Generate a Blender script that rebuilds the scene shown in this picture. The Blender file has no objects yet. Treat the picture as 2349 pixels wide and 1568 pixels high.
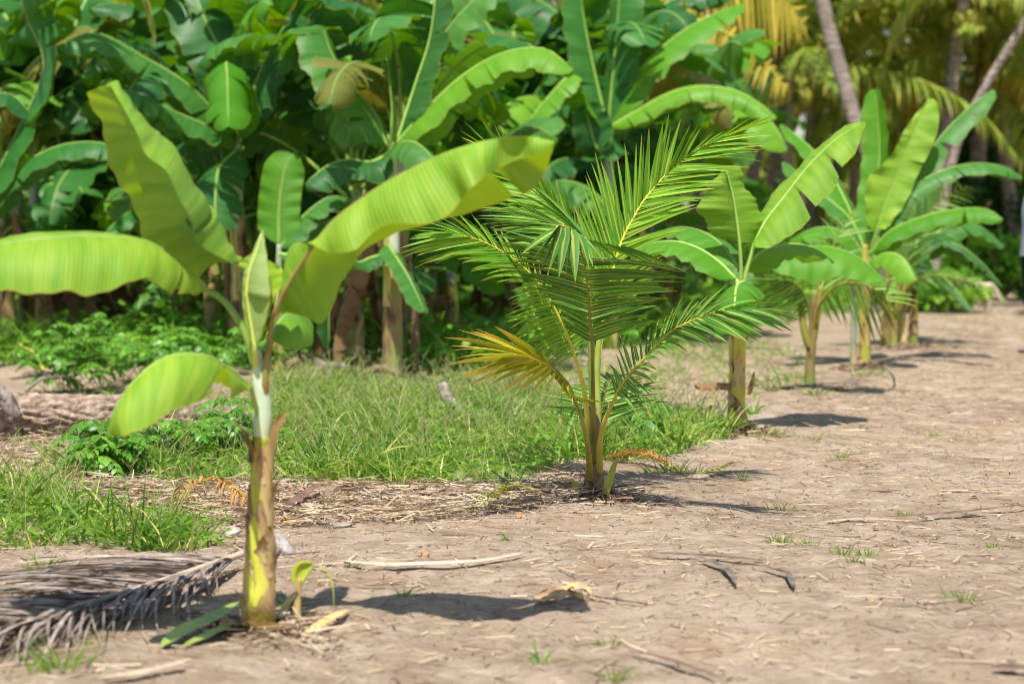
import bpy, math
import numpy as np
from mathutils import Vector
rs = np.random.RandomState(7)
R = math.radians
sc = bpy.context.scene
COL = sc.collection

# ---------------------------------------------------------------- camera
CAMZ, FPX, HOR = 1.3, 5547.0, 470.0           # working grid 2349 x 1568
TH = math.atan((784 - HOR) / FPX)
cam = bpy.data.cameras.new('camera'); camo = bpy.data.objects.new('camera', cam); COL.objects.link(camo)
camo.location = (0, 0, CAMZ); camo.rotation_euler = (math.pi/2 - TH, 0, 0)
cam.lens = 85; cam.sensor_width = 36; cam.clip_end = 2000; cam.clip_start = 0.1
cam.dof.use_dof = True; cam.dof.focus_distance = 10.5; cam.dof.aperture_fstop = 2.5
sc.camera = camo

# ---------------------------------------------------------------- sky, sun, exposure
SUN = Vector((-0.09, -0.50, 1.0)).normalized()
w = bpy.data.worlds.new('World'); sc.world = w; w.use_nodes = True
nt = w.node_tree; bg = nt.nodes['Background']; sky = nt.nodes.new('ShaderNodeTexSky')
sky.sky_type = 'NISHITA'; sky.sun_disc = False
sky.sun_elevation = math.asin(SUN.z); sky.sun_rotation = math.atan2(SUN.x, SUN.y)
nt.links.new(sky.outputs[0], bg.inputs[0]); bg.inputs[1].default_value = 0.105
sl = bpy.data.lights.new('sun', 'SUN'); sl.energy = 4.8; sl.angle = R(0.5); sl.color = (1, 0.95, 0.87)
so = bpy.data.objects.new('sun', sl); COL.objects.link(so); so.location = (0, 0, 20)
so.rotation_euler = SUN.to_track_quat('Z', 'Y').to_euler()
sc.view_settings.view_transform = 'Standard'; sc.view_settings.look = 'None'
sc.view_settings.exposure = 0.52; sc.view_settings.gamma = 1
sc.render.engine = 'CYCLES'; sc.cycles.max_bounces = 8; sc.cycles.transmission_bounces = 5
sc.cycles.diffuse_bounces = 4; sc.cycles.transparent_max_bounces = 4; sc.cycles.use_denoising = True; sc.cycles.filter_width = 0.9

# ---------------------------------------------------------------- pixel <-> world
def P(x, y, d):
    cx, cy = (x - 1174.5) / FPX, -(y - 784) / FPX
    v = np.array([cx, math.cos(TH) + cy*math.sin(TH), -math.sin(TH) + cy*math.cos(TH)])
    v = v * (d / v[1]); return np.array([v[0], v[1], v[2] + CAMZ])
def gz(x, y):
    x = np.asarray(x, float); y = np.asarray(y, float)
    return (0.016*np.sin(x*1.9+1.3*np.sin(y*.7)) + 0.012*np.sin(y*1.4+x*.8+2) + .007*np.sin(x*5.1+y*3.7) + .004*np.sin(x*11-y*7.3)
            + 0.03*np.exp(-((x - (0.33*y-3.25))/.55)**2) - .03)
def G(x, y):                                   # ground point seen at a pixel
    cy = -(y - 784) / FPX
    s = np.array([(x - 1174.5)/FPX, math.cos(TH)+cy*math.sin(TH), -math.sin(TH)+cy*math.cos(TH)])
    t = -CAMZ / s[2]
    for _ in range(4): t = (float(gz(s[0]*t, s[1]*t)) - CAMZ) / s[2]
    return np.array([s[0]*t, s[1]*t, CAMZ + s[2]*t])
def dep(y): return FPX*CAMZ/(y-HOR)
def pix(x, y):                                 # ground xy -> pixel (flat)
    z = -CAMZ
    f = y*math.cos(TH) - z*math.sin(TH)*1.0
    u = y*math.sin(TH) + z*math.cos(TH)
    return 1174.5 + x/f*FPX, 784 - u/f*FPX
def inpoly(px, py, poly):
    c = np.zeros(px.shape, bool); n = len(poly)
    for i in range(n):
        x1, y1 = poly[i]; x2, y2 = poly[(i+1) % n]
        if y1 == y2: continue
        c ^= ((y1 > py) != (y2 > py)) & (px < (x2-x1)*(py-y1)/(y2-y1) + x1)
    return c
def nrm(v): v = np.asarray(v, float); return v / np.maximum(np.linalg.norm(v, axis=-1, keepdims=True), 1e-9)

# ---------------------------------------------------------------- curves
def cr(pts, n):                                # Catmull-Rom by chord length, n samples
    p = np.asarray(pts, float)
    if len(p) == 2: t = np.linspace(0, 1, n)[:, None]; return p[0]*(1-t) + p[1]*t
    q = np.vstack([2*p[0]-p[1], p, 2*p[-1]-p[-2]])
    fine = []
    for i in range(1, len(q)-2):
        t = np.linspace(0, 1, 12, endpoint=False)[:, None]
        a, b, c, d = q[i-1], q[i], q[i+1], q[i+2]
        fine.append(.5*((2*b) + (-a+c)*t + (2*a-5*b+4*c-d)*t*t + (-a+3*b-3*c+d)*t**3))
    f = np.vstack(fine+[q[-2][None]])
    s = np.concatenate([[0], np.cumsum(np.linalg.norm(np.diff(f, axis=0), axis=1))]); s /= s[-1]
    u = np.linspace(0, 1, n)
    return np.stack([np.interp(u, s, f[:, k]) for k in range(f.shape[1])], 1)
def samp(arr, u):
    n = len(arr); x = np.linspace(0, 1, n)
    return np.stack([np.interp(u, x, arr[:, k]) for k in range(arr.shape[1])], -1)
def PX(l): return [P(*q) for q in l]

# ---------------------------------------------------------------- mesh accumulator (quads only)
class MB:
    def __init__(s): s.V = []; s.F = []; s.A = []; s.n = 0; s.M = []
    def add(s, V, F, A, mi=0):
        V = np.asarray(V, float).reshape(-1, 3); F = np.asarray(F, int).reshape(-1, 4)
        s.V.append(V); s.F.append(F + s.n); s.A.append(np.asarray(A, float).reshape(-1, 3)); s.n += len(V)
        s.M.append(np.full(len(F), mi))
    def grid(s, Pg, Ag, mi=0, close=False):
        h, w_ = Pg.shape[:2]; idx = np.arange(h*w_).reshape(h, w_)
        if close: idx = np.hstack([idx, idx[:, :1]])
        F = np.stack([idx[:-1, :-1], idx[:-1, 1:], idx[1:, 1:], idx[1:, :-1]], -1).reshape(-1, 4)
        s.add(Pg, F, Ag, mi)
    def tube(s, pts, r, k=8, mi=0, rnd=None, cap=True, bump=0):
        p = np.asarray(pts, float); n = len(p); r = np.broadcast_to(np.asarray(r, float), (n,)).copy()
        if cap:
            d0 = p[0]-p[1]; d1 = p[-1]-p[-2]
            p = np.vstack([p[:1]+d0*1e-3, p, p[-1:]+d1*1e-3]); r = np.concatenate([[1e-4], r, [1e-4]]); n += 2
        T = nrm(np.gradient(p, axis=0)); ref = np.array([0.31, -.95, .05]) if abs(T[n//2][2]) > .5 else np.array([0, 0, 1.])
        B = nrm(np.cross(T, ref)); N = np.cross(B, T)
        a = np.linspace(0, 2*math.pi, k, endpoint=False)
        rr = r[:, None]*(1 + bump*(rs.rand(n, k)-.5))
        Pg = p[:, None] + rr[..., None]*(np.cos(a)[None, :, None]*B[:, None] + np.sin(a)[None, :, None]*N[:, None])
        z = rs.rand() if rnd is None else rnd
        Ag = np.stack([np.broadcast_to(np.linspace(0, 1, n)[:, None], (n, k)), np.broadcast_to(a/math.pi-1, (n, k)), np.full((n, k), z)], -1)
        s.grid(Pg, Ag, mi, close=True)
    def strips(s, Pc, N, W, fold=0., across=3, rnd=None, mi=0, twist=None):
        n, S = Pc.shape[:2]
        T = nrm(np.gradient(Pc, axis=1)) if S > 2 else nrm(np.repeat((Pc[:, 1:]-Pc[:, :1]), 2, 1))
        Nn = np.broadcast_to(N, (n, 3))[:, None] if N.ndim < 3 else N
        side = nrm(np.cross(T, Nn)); up = np.cross(side, T)
        if twist is not None:
            c, q = np.cos(twist)[..., None], np.sin(twist)[..., None]
            side, up = side*c+up*q, up*c-side*q
        ys = np.array([-1, 0, 1.]) if across == 3 else np.array([-1, 1.])
        V = Pc[:, :, None] + (side*W[..., None])[:, :, None]*ys[None, None, :, None] + (up*W[..., None])[:, :, None]*(np.abs(ys)*fold)[None, None, :, None]
        k = across; idx = np.arange(n*S*k).reshape(n, S, k)
        F = np.stack([idx[:, :-1, :-1], idx[:, :-1, 1:], idx[:, 1:, 1:], idx[:, 1:, :-1]], -1).reshape(-1, 4)
        rnd = rs.rand(n) if rnd is None else rnd
        A = np.stack([np.broadcast_to(np.linspace(0, 1, S)[None, :, None], (n, S, k)), np.broadcast_to(ys[None, None], (n, S, k)), np.broadcast_to(rnd[:, None, None], (n, S, k))], -1)
        s.add(V, F, A, mi)
    def blades(s, base, d0, N, L, W, S=4, grav=0., prof=None, **kw):
        n = len(base); d = nrm(d0); L = np.broadcast_to(L, (n,)); W = np.broadcast_to(W, (n,)); g = np.broadcast_to(grav, (n,))
        pts = [base]; p = base
        for i in range(S-1):
            p = p + d*(L/(S-1))[:, None]; pts.append(p)
            d = nrm(d + g[:, None]*np.array([0, 0, -1.]))
        u = np.linspace(0, 1, S); pr = (prof or P_BLADE)(u)
        s.strips(np.stack(pts, 1), N, W[:, None]*pr[None], **kw)
    def build(s, name, mat, parent=None, smooth=True, **kw):
        V = np.vstack(s.V); F = np.vstack(s.F); A = np.vstack(s.A)
        org = np.zeros(3)
        if parent is not None:
            org = np.array(parent.get('_o', (0, 0, 0)))
        V = V - org
        me = bpy.data.meshes.new(name)
        me.vertices.add(len(V)); me.vertices.foreach_set('co', V.astype(np.float32).ravel())
        me.loops.add(F.size); me.loops.foreach_set('vertex_index', F.astype(np.int32).ravel())
        me.polygons.add(len(F)); me.polygons.foreach_set('loop_start', (np.arange(len(F))*4).astype(np.int32))
        try: me.polygons.foreach_set('loop_total', np.full(len(F), 4, np.int32))
        except Exception: pass
        me.polygons.foreach_set('use_smooth', np.full(len(F), smooth))
        for m in (mat if isinstance(mat, (list, tuple)) else [mat]): me.materials.append(m)
        if isinstance(mat, (list, tuple)): me.polygons.foreach_set('material_index', np.concatenate(s.M).astype(np.int32))
        at = me.attributes.new('lf', 'FLOAT_VECTOR', 'POINT'); at.data.foreach_set('vector', A.astype(np.float32).ravel())
        me.update(calc_edges=True)
        o = bpy.data.objects.new(name, me); COL.objects.link(o)
        if parent is not None: o.parent = parent; o['_o'] = tuple(org)
        tag(o, **kw); return o
def P_BLADE(u): return np.clip(.55+u*3, 0, 1)*np.clip(1-u, 0, 1)**.6 + .015
def P_LEAF(u): return np.sin(np.pi*np.clip(u, 0, 1)**.8)**.75*.98 + .02
def P_STRAW(u): return np.full_like(u, 1.)
def P_PALM(u): return np.clip(.5+u*5, 0, 1)*np.clip(1-u**2.1, 0, 1)**.85 + .02

def tag(o, label=None, cat=None, group=None, kind=None):
    if label: o['label'] = label
    if cat: o['category'] = cat
    if group: o['group'] = group
    if kind: o['kind'] = kind
    return o
def thing(name, loc, label=None, cat=None, group=None):
    o = bpy.data.objects.new(name, None); COL.objects.link(o); o.location = tuple(map(float, loc)); o.empty_display_size = .1
    o['_o'] = tuple(map(float, loc)); return tag(o, label, cat, group)
def copy_tree(o, parent=None):
    c = o.copy(); COL.objects.link(c)
    if parent is not None: c.parent = parent
    for ch in list(o.children): copy_tree(ch, c)
    return c

# ---------------------------------------------------------------- materials
def mat(name):
    m = bpy.data.materials.new(name); m.use_nodes = True; t = m.node_tree; t.nodes.clear(); return m, t
def nd(t, typ, **kw):
    n = t.nodes.new('ShaderNode'+typ)
    for k, v in kw.items():
        if k.startswith('i_'):
            key = k[2:]; key = int(key) if key.isdigit() else key.replace('_', ' ')
            n.inputs[key].default_value = v
        else: setattr(n, k, v)
    return n
def c4(c): return (c[0], c[1], c[2], 1)
def ramp(t, fac, stops, interp='LINEAR'):
    n = nd(t, 'ValToRGB'); n.color_ramp.interpolation = interp; e = n.color_ramp.elements
    while len(e) < len(stops): e.new(.5)
    for k, (p, c) in enumerate(stops): e[k].position = p; e[k].color = c4(c) if len(c) == 3 else c
    t.links.new(fac, n.inputs[0]); return n.outputs[0]
def math_(t, op, a, b=None, c=None):
    n = nd(t, 'Math', operation=op)
    for i, v in enumerate((a, b, c)):
        if v is None: continue
        if isinstance(v, (int, float)): n.inputs[i].default_value = v
        else: t.links.new(v, n.inputs[i])
    return n.outputs[0]
def mix(t, f, a, b, typ='MIX'):
    n = nd(t, 'Mix', data_type='RGBA', blend_type=typ)
    for i, v in ((0, f), (6, a), (7, b)):
        if isinstance(v, (int, float)): n.inputs[i].default_value = v
        elif isinstance(v, tuple): n.inputs[i].default_value = c4(v)
        else: t.links.new(v, n.inputs[i])
    return n.outputs[2]
def attr(t):
    a = nd(t, 'Attribute', attribute_name='lf'); s = nd(t, 'SeparateXYZ'); t.links.new(a.outputs['Vector'], s.inputs[0]); return a.outputs['Vector'], s.outputs
def noise(t, vec, scale, detail=3, rough=.5, sx=(1, 1, 1)):
    m = nd(t, 'Mapping'); m.inputs['Scale'].default_value = sx; t.links.new(vec, m.inputs[0])
    n = nd(t, 'TexNoise'); n.inputs['Scale'].default_value = scale; n.inputs['Detail'].default_value = detail; n.inputs['Roughness'].default_value = rough
    t.links.new(m.outputs[0], n.inputs['Vector']); return n.outputs[0]
def objc(t): return nd(t, 'TexCoord').outputs['Object']
def finish(t, col, rough=.6, bump=None, bs=.3, bd=.01, trans=None, tf=0., spec=.4, sheen=0):
    b = nd(t, 'BsdfPrincipled'); t.links.new(col, b.inputs['Base Color']) if not isinstance(col, tuple) else b.inputs['Base Color'].__setattr__('default_value', c4(col))
    if isinstance(rough, (int, float)): b.inputs['Roughness'].default_value = rough
    else: t.links.new(rough, b.inputs['Roughness'])
    b.inputs['Specular IOR Level'].default_value = spec
    if bump is not None:
        u = nd(t, 'Bump'); u.inputs['Strength'].default_value = bs; u.inputs['Distance'].default_value = bd
        t.links.new(bump, u.inputs['Height']); t.links.new(u.outputs[0], b.inputs['Normal'])
    out = nd(t, 'OutputMaterial'); sh = b.outputs[0]
    if trans is not None:
        tr = nd(t, 'BsdfTranslucent'); t.links.new(trans, tr.inputs[0]) if not isinstance(trans, tuple) else tr.inputs[0].__setattr__('default_value', c4(trans))
        mx = nd(t, 'MixShader'); mx.inputs[0].default_value = tf; t.links.new(sh, mx.inputs[1]); t.links.new(tr.outputs[0], mx.inputs[2]); sh = mx.outputs[0]
    t.links.new(sh, out.inputs[0])

def banana_mat(name, a, b, tr, tf=.42, rough=.36, edge=(.35, .28, .05), dry=0.0, vein=.16):
    m, t = mat(name); v, s = attr(t); oc = objc(t)
    bands = noise(t, v, 6, 2, .5, (4.2, .12, 3))              # soft crosswise bands like real blades
    col = mix(t, ramp(t, bands, [(.30, (0, 0, 0)), (.66, (1, 1, 1))]), a, b)
    big = noise(t, oc, 5, 3)
    col = mix(t, math_(t, 'MULTIPLY', big, .5), col, tuple(x*.62 for x in a))
    ln = nd(t, 'Math', operation='SINE'); t.links.new(math_(t, 'MULTIPLY', s[0], 520), ln.inputs[0])
    lnf = math_(t, 'MULTIPLY', math_(t, 'ADD', ln.outputs[0], 1), vein*.5)
    col = mix(t, lnf, col, tuple(min(1, x*1.5) for x in b))
    ay = math_(t, 'ABSOLUTE', s[1])
    e = nd(t, 'MapRange'); e.inputs[1].default_value = .955; e.inputs[2].default_value = 1; t.links.new(ay, e.inputs[0])
    col = mix(t, math_(t, 'MULTIPLY', e.outputs[0], .6), col, edge)
    mr = nd(t, 'MapRange'); mr.inputs[1].default_value = .07; mr.inputs[2].default_value = .0; t.links.new(ay, mr.inputs[0])
    col = mix(t, math_(t, 'MULTIPLY', mr.outputs[0], .4), col, (.34, .46, .08))
    sp = noise(t, v, 16, 3, .6, (2, 1.2, 7))
    spots = ramp(t, sp, [(.66-dry*.25, (0, 0, 0)), (.72-dry*.2, (1, 1, 1))])
    col = mix(t, math_(t, 'MULTIPLY', spots, .12+.8*dry), col, (.30, .20, .06))
    vary = math_(t, 'MULTIPLY_ADD', s[2], .4, .8)
    hs = nd(t, 'HueSaturation'); t.links.new(col, hs.inputs['Color']); t.links.new(vary, hs.inputs['Value']); 
    t.links.new(math_(t, 'MULTIPLY_ADD', s[2], -.03, .515), hs.inputs['Hue'])
    col = hs.outputs[0]
    trc = mix(t, bands, tr, tuple(x*.72 for x in tr)); trc = mix(t, math_(t, 'MULTIPLY', lnf, 1.5), trc, tuple(x*.6 for x in tr))
    trc = mix(t, math_(t, 'MULTIPLY', spots, .8*dry), trc, (.25, .12, .02))
    bh = math_(t, 'ADD', math_(t, 'MULTIPLY', ln.outputs[0], .25), math_(t, 'MULTIPLY', bands, 2.2))
    rg = math_(t, 'MULTIPLY_ADD', big, .3, rough-.1)
    finish(t, col, rg, bh, .35, .006, trc, tf, spec=.3); return m
M = {}
M['leaf_young'] = banana_mat('banana_leaf_bright', (.15, .38, .022), (.38, .58, .06), (.42, .58, .0), .36, .5, edge=(.45, .36, .06), vein=.12)
M['leaf_spear'] = banana_mat('banana_leaf_pale', (.27, .42, .12), (.36, .50, .18), (.62, .72, .02), .35, .5)
M['leaf_lime'] = banana_mat('banana_leaf_lime', (.42, .52, .04), (.52, .60, .08), (.6, .65, .0), .3, .5)
M['leaf_mid'] = banana_mat('banana_leaf_green', (.045, .19, .035), (.095, .29, .055), (.17, .40, .0), .40, .36)
M['leaf_fresh'] = banana_mat('banana_leaf_fresh', (.11, .35, .022), (.18, .44, .035), (.24, .46, .0), .42, .38)
M['leaf_deep'] = banana_mat('banana_leaf_deep', (.03, .125, .03), (.055, .19, .045), (.10, .34, .008), .32, .34, vein=.1)
M['leaf_old'] = banana_mat('banana_leaf_old', (.12, .20, .03), (.28, .26, .05), (.38, .36, .02), .35, .5, dry=.5)
M['leaf_dead'] = banana_mat('banana_leaf_dead', (.27, .14, .06), (.36, .22, .11), (.35, .16, .04), .25, .8, edge=(.2, .1, .05), dry=.2)

def plain(name, stops, scale=8, sx=(1, 1, 1), rough=.7, bs=.4, bd=.01, trans=None, tf=0, use='obj', detail=5, spec=.3, rn=.25):
    m, t = mat(name); v, s = attr(t); vec = v if use == 'lf' else objc(t)
    n = noise(t, vec, scale, detail, .6, sx)
    col = ramp(t, n, stops)
    vary = math_(t, 'MULTIPLY_ADD', s[2], rn*2, 1-rn); hs = nd(t, 'HueSaturation'); t.links.new(col, hs.inputs['Color']); t.links.new(vary, hs.inputs['Value'])
    finish(t, hs.outputs[0], rough, n, bs, bd, (mix(t, .5, hs.outputs[0], trans) if trans else None), tf, spec); return m
M['midrib'] = plain('midrib_green', [(.3, (.24, .40, .06)), (.7, (.34, .48, .12))], 6, rough=.4, bs=.1)
M['midrib_red'] = plain('midrib_red', [(.3, (.30, .15, .05)), (.5, (.40, .27, .09)), (.75, (.34, .38, .08))], 5, (1, 1, 3), rough=.4, bs=.1)
M['petiole_pale'] = plain('petiole_pale', [(.3, (.34, .44, .25)), (.6, (.50, .58, .42)), (.8, (.55, .60, .12))], 4, (1, 1, 2), rough=.45, bs=.1)
M['petiole_yellow'] = plain('petiole_yellow', [(.3, (.62, .58, .06)), (.7, (.58, .66, .16))], 4, rough=.45, bs=.1)
M['stem'] = plain('pseudostem', [(.34, (.03, .02, .015)), (.38, (.18, .10, .04)), (.42, (.46, .30, .10)), (.50, (.50, .42, .06)), (.58, (.36, .42, .05)), (.64, (.56, .42, .16))], 15, (1, 1, .28), rough=.6, bs=.5, bd=.006)
M['stem_dark'] = plain('pseudostem_dark', [(.30, (.05, .03, .02)), (.38, (.17, .10, .05)), (.46, (.30, .20, .08)), (.54, (.22, .28, .06)), (.66, (.26, .32, .07)), (.76, (.36, .24, .12))], 9, (1, 1, .3), rough=.7, bs=.5)
M['stem_pale'] = plain('pseudostem_pale', [(.3, (.18, .24, .10)), (.5, (.38, .44, .30)), (.7, (.46, .50, .40))], 6, (1, 1, .3), rough=.5, bs=.2)
M['sheath'] = plain('dry_sheath', [(.30, (.07, .04, .02)), (.36, (.36, .22, .09)), (.48, (.60, .42, .17)), (.7, (.72, .55, .27))], 13, (1, 1, .22), rough=.75, bs=.6, trans=(.5, .25, .1), tf=.2)
M['sheath_brown'] = plain('brown_sheath', [(.36, (.03, .018, .012)), (.46, (.24, .13, .06)), (.60, (.56, .38, .18))], 14, (1, 1, .3), rough=.8, bs=.6)
M['sheath_green'] = plain('yellow_green_sheath', [(.3, (.34, .30, .04)), (.5, (.44, .46, .05)), (.7, (.50, .40, .08))], 7, (1, 1, .2), rough=.5, bs=.2)
M['coco_bark'] = plain('coconut_bark', [(.3, (.13, .10, .085)), (.5, (.26, .21, .18)), (.72, (.42, .36, .31))], 5, (1, 1, 5), rough=.9, bs=.8, bd=.03)
M['coco_fibre'] = plain('young_palm_stem', [(.3, (.12, .065, .035)), (.5, (.24, .15, .085)), (.72, (.36, .25, .15))], 22, (1, 1, .25), rough=.85, bs=.7, bd=.006)
M['wood_grey'] = plain('weathered_wood', [(.3, (.11, .08, .06)), (.5, (.30, .24, .20)), (.7, (.52, .45, .40))], 20, (1, 1, .4), rough=.9, bs=.8, bd=.01)
M['twig'] = plain('brown_twig', [(.3, (.13, .075, .045)), (.7, (.34, .24, .16))], 30, rough=.9)
M['straw'] = plain('straw', [(.3, (.26, .17, .085)), (.5, (.45, .34, .22)), (.7, (.62, .51, .37))], 3, rough=.85, rn=.4)
M['grass'] = plain('grass_blades', [(.32, (.055, .19, .015)), (.50, (.15, .34, .025)), (.68, (.32, .44, .06))], 3.2, rough=.45, trans=(.3, .6, .03), tf=.4, rn=.4, bs=0)
_g = M['grass'].node_tree; _hs = [n for n in _g.nodes if n.type == 'HUE_SAT'][0]; _z = [n for n in _g.nodes if n.type == 'SEPXYZ'][0].outputs[2]
_src = _hs.inputs['Color'].links[0].from_socket
_r = ramp(_g, _z, [(.0, (0, 0, 0)), (.80, (.15, .15, .15)), (.92, (1, 1, 1))]); _c = mix(_g, _r, _src, (.50, .44, .16)); _g.links.new(_c, _hs.inputs['Color'])
M['grass_dry'] = plain('grass_seed', [(.3, (.28, .30, .11)), (.7, (.45, .40, .20))], 3, rough=.8, rn=.3, trans=(.4, .4, .1), tf=.3)
M['weed'] = plain('weed_leaf', [(.3, (.045, .17, .015)), (.5, (.10, .29, .02)), (.7, (.21, .40, .04))], 7, rough=.4, trans=(.25, .6, .03), tf=.35, rn=.35, bs=0, spec=.5)
M['under'] = plain('undergrowth_leaf', [(.32, (.05, .18, .02)), (.5, (.14, .35, .03)), (.68, (.32, .47, .06))], 1.8, rough=.5, trans=(.3, .65, .03), tf=.4, rn=.45, bs=0)
M['wood_far'] = plain('far_foliage', [(.3, (.07, .14, .02)), (.5, (.20, .28, .04)), (.7, (.50, .42, .08))], .5, rough=.6, trans=(.3, .4, .03), tf=.35, rn=.45, bs=0)
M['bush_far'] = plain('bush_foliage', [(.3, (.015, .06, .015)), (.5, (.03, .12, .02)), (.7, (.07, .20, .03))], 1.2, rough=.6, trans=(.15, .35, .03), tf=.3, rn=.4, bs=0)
M['husk'] = plain('coconut_husk', [(.3, (.10, .07, .05)), (.5, (.30, .22, .16)), (.7, (.44, .34, .26))], 25, (1, 1, .3), rough=.9, bs=.8)
M['husk_white'] = plain('bleached_husk', [(.3, (.08, .065, .06)), (.45, (.32, .29, .27)), (.7, (.58, .54, .50))], 16, (1, 1, .35), rough=.85, bs=.6)
M['husk_orange'] = plain('orange_husk', [(.3, (.30, .12, .05)), (.6, (.58, .28, .12)), (.8, (.55, .36, .2))], 14, rough=.8)
M['rock'] = plain('pale_stone', [(.3, (.20, .17, .14)), (.7, (.36, .32, .27))], 20, rough=.85)
M['dead_grey'] = plain('dead_frond_grey', [(.3, (.12, .085, .065)), (.5, (.27, .215, .18)), (.72, (.46, .40, .35))], 10, rough=.8, rn=.45, bs=.2)
M['dead_tan'] = plain('dead_blade_tan', [(.3, (.32, .22, .15)), (.7, (.58, .45, .34))], 9, rough=.8, bs=.3)
M['dead_brown'] = plain('dead_blade_brown', [(.3, (.09, .05, .035)), (.7, (.22, .14, .10))], 9, rough=.75, bs=.3)
M['fruit'] = plain('coconut_green', [(.3, (.22, .25, .04)), (.7, (.42, .36, .07))], 4, rough=.5)

def palm_mat(name, a, b, line, tipc, tr, tf=.35, tip0=.9, rough=.36, yel=0.):
    m, t = mat(name); v, s = attr(t)
    n = noise(t, objc(t), 7, 3)
    col = mix(t, ramp(t, n, [(.35, (0, 0, 0)), (.65, (1, 1, 1))]), a, b)
    tp = nd(t, 'MapRange'); tp.inputs[1].default_value = tip0-.12; tp.inputs[2].default_value = 1; 
    t.links.new(math_(t, 'MULTIPLY_ADD', s[2], .25, math_(t, 'ADD', s[0], -.15)), tp.inputs[0])
    col = mix(t, tp.outputs[0], col, tipc)
    ay = math_(t, 'ABSOLUTE', s[1]); mr = nd(t, 'MapRange'); mr.inputs[1].default_value = .34; mr.inputs[2].default_value = .16; t.links.new(ay, mr.inputs[0])
    fade = math_(t, 'MULTIPLY', mr.outputs[0], math_(t, 'SUBTRACT', 1.0, math_(t, 'MULTIPLY', s[0], .6)))
    col = mix(t, fade, col, line)
    vary = math_(t, 'MULTIPLY_ADD', s[2], .5, .75); hs = nd(t, 'HueSaturation'); t.links.new(col, hs.inputs['Color']); t.links.new(vary, hs.inputs['Value']); col = hs.outputs[0]
    trc = mix(t, tp.outputs[0], tr, tuple(x*.8 for x in tipc))
    finish(t, col, rough+.1, n, .1, .005, trc, tf, spec=.3); return m
M['palm'] = palm_mat('palm_leaflet', (.09, .29, .022), (.18, .42, .035), (.60, .62, .12), (.42, .34, .08), (.34, .56, .01), .42, .93)
M['palm_dark'] = palm_mat('palm_leaflet_deep', (.055, .19, .025), (.10, .27, .035), (.52, .54, .11), (.28, .22, .06), (.16, .32, .01), .28, .95)
M['palm_olive'] = palm_mat('palm_leaflet_olive', (.13, .20, .02), (.20, .27, .03), (.55, .45, .06), (.50, .28, .05), (.36, .42, .01), .34, .85)
M['palm_yellow'] = palm_mat('palm_leaflet_yellow', (.16, .30, .02), (.46, .46, .03), (.70, .60, .05), (.74, .36, .08), (.55, .50, .02), .32, .62)
M['palm_far'] = palm_mat('palm_leaflet_far', (.13, .28, .035), (.38, .46, .07), (.40, .36, .08), (.42, .26, .07), (.46, .56, .03), .40, .8, .5)
M['palm_far_yellow'] = palm_mat('palm_leaflet_far_gold', (.36, .32, .03), (.56, .44, .05), (.6, .45, .08), (.55, .26, .07), (.62, .52, .03), .38, .7, .5)
M['palm_far_brown'] = palm_mat('palm_leaflet_far_dead', (.22, .13, .06), (.36, .22, .11), (.4, .28, .14), (.35, .2, .1), (.40, .22, .06), .25, .7, .7)
M['palm_orange'] = palm_mat('palm_leaflet_orange', (.30, .16, .05), (.48, .25, .09), (.5, .35, .1), (.42, .16, .06), (.6, .26, .04), .25, .8, .6)
M['rachis'] = plain('rachis_yellow', [(.3, (.44, .38, .04)), (.6, (.62, .54, .07)), (.8, (.56, .56, .12))], 6, rough=.4, bs=.1)
M['rachis_olive'] = plain('rachis_olive', [(.3, (.17, .13, .02)), (.5, (.27, .26, .04)), (.75, (.40, .40, .07))], 5, rough=.4, bs=.15)
M['rachis_green'] = plain('rachis_green', [(.3, (.16, .25, .04)), (.7, (.36, .42, .09))], 5, rough=.4, bs=.1)

# ground
def ground_mat():
    m, t = mat('dry_sandy_soil'); oc = objc(t)
    n1 = noise(t, oc, .55, 4, .55); n2 = noise(t, oc, 5, 6, .65); n3 = noise(t, oc, 38, 6, .7, (.6, 1.3, 1)); n4 = noise(t, oc, 130, 3, .6)
    base = mix(t, ramp(t, n1, [(.38, (0, 0, 0)), (.62, (1, 1, 1))]), (.41, .312, .212), (.305, .222, .15))
    base = mix(t, ramp(t, n2, [(.40, (0, 0, 0)), (.66, (1, 1, 1))]), base, (.52, .415, .31))
    base = mix(t, ramp(t, n3, [(.34, (.8, .8, .8)), (.45, (0, 0, 0))]), base, (.22, .145, .10))
    base = mix(t, ramp(t, n3, [(.60, (0, 0, 0)), (.74, (.7, .7, .7))]), base, (.58, .48, .38))
    base = mix(t, ramp(t, n4, [(.30, (.7, .7, .7)), (.42, (0, 0, 0))]), base, (.17, .11, .08))
    red = noise(t, oc, 1.6, 3, .6)
    base = mix(t, ramp(t, red, [(.56, (0, 0, 0)), (.70, (.35, .35, .35))]), base, (.45, .26, .15))
    pt = noise(t, oc, 1.1, 5, .7, (1, .45, 1)); base = mix(t, ramp(t, pt, [(.50, (0, 0, 0)), (.64, (.55, .55, .55))]), base, (.27, .19, .125))
    base = mix(t, ramp(t, pt, [(.30, (.6, .6, .6)), (.42, (0, 0, 0))]), base, (.56, .46, .345))
    v = nd(t, 'TexVoronoi'); v.inputs['Scale'].default_value = 26; t.links.new(oc, v.inputs['Vector'])
    h = math_(t, 'ADD', math_(t, 'MULTIPLY', n2, 2.0), math_(t, 'ADD', math_(t, 'MULTIPLY', n3, 1.1), math_(t, 'ADD', math_(t, 'MULTIPLY', n4, .4), math_(t, 'MULTIPLY', v.outputs[0], .5))))
    finish(t, base, .95, h, .8, .026, spec=.12); return m
M['soil'] = ground_mat()

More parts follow.
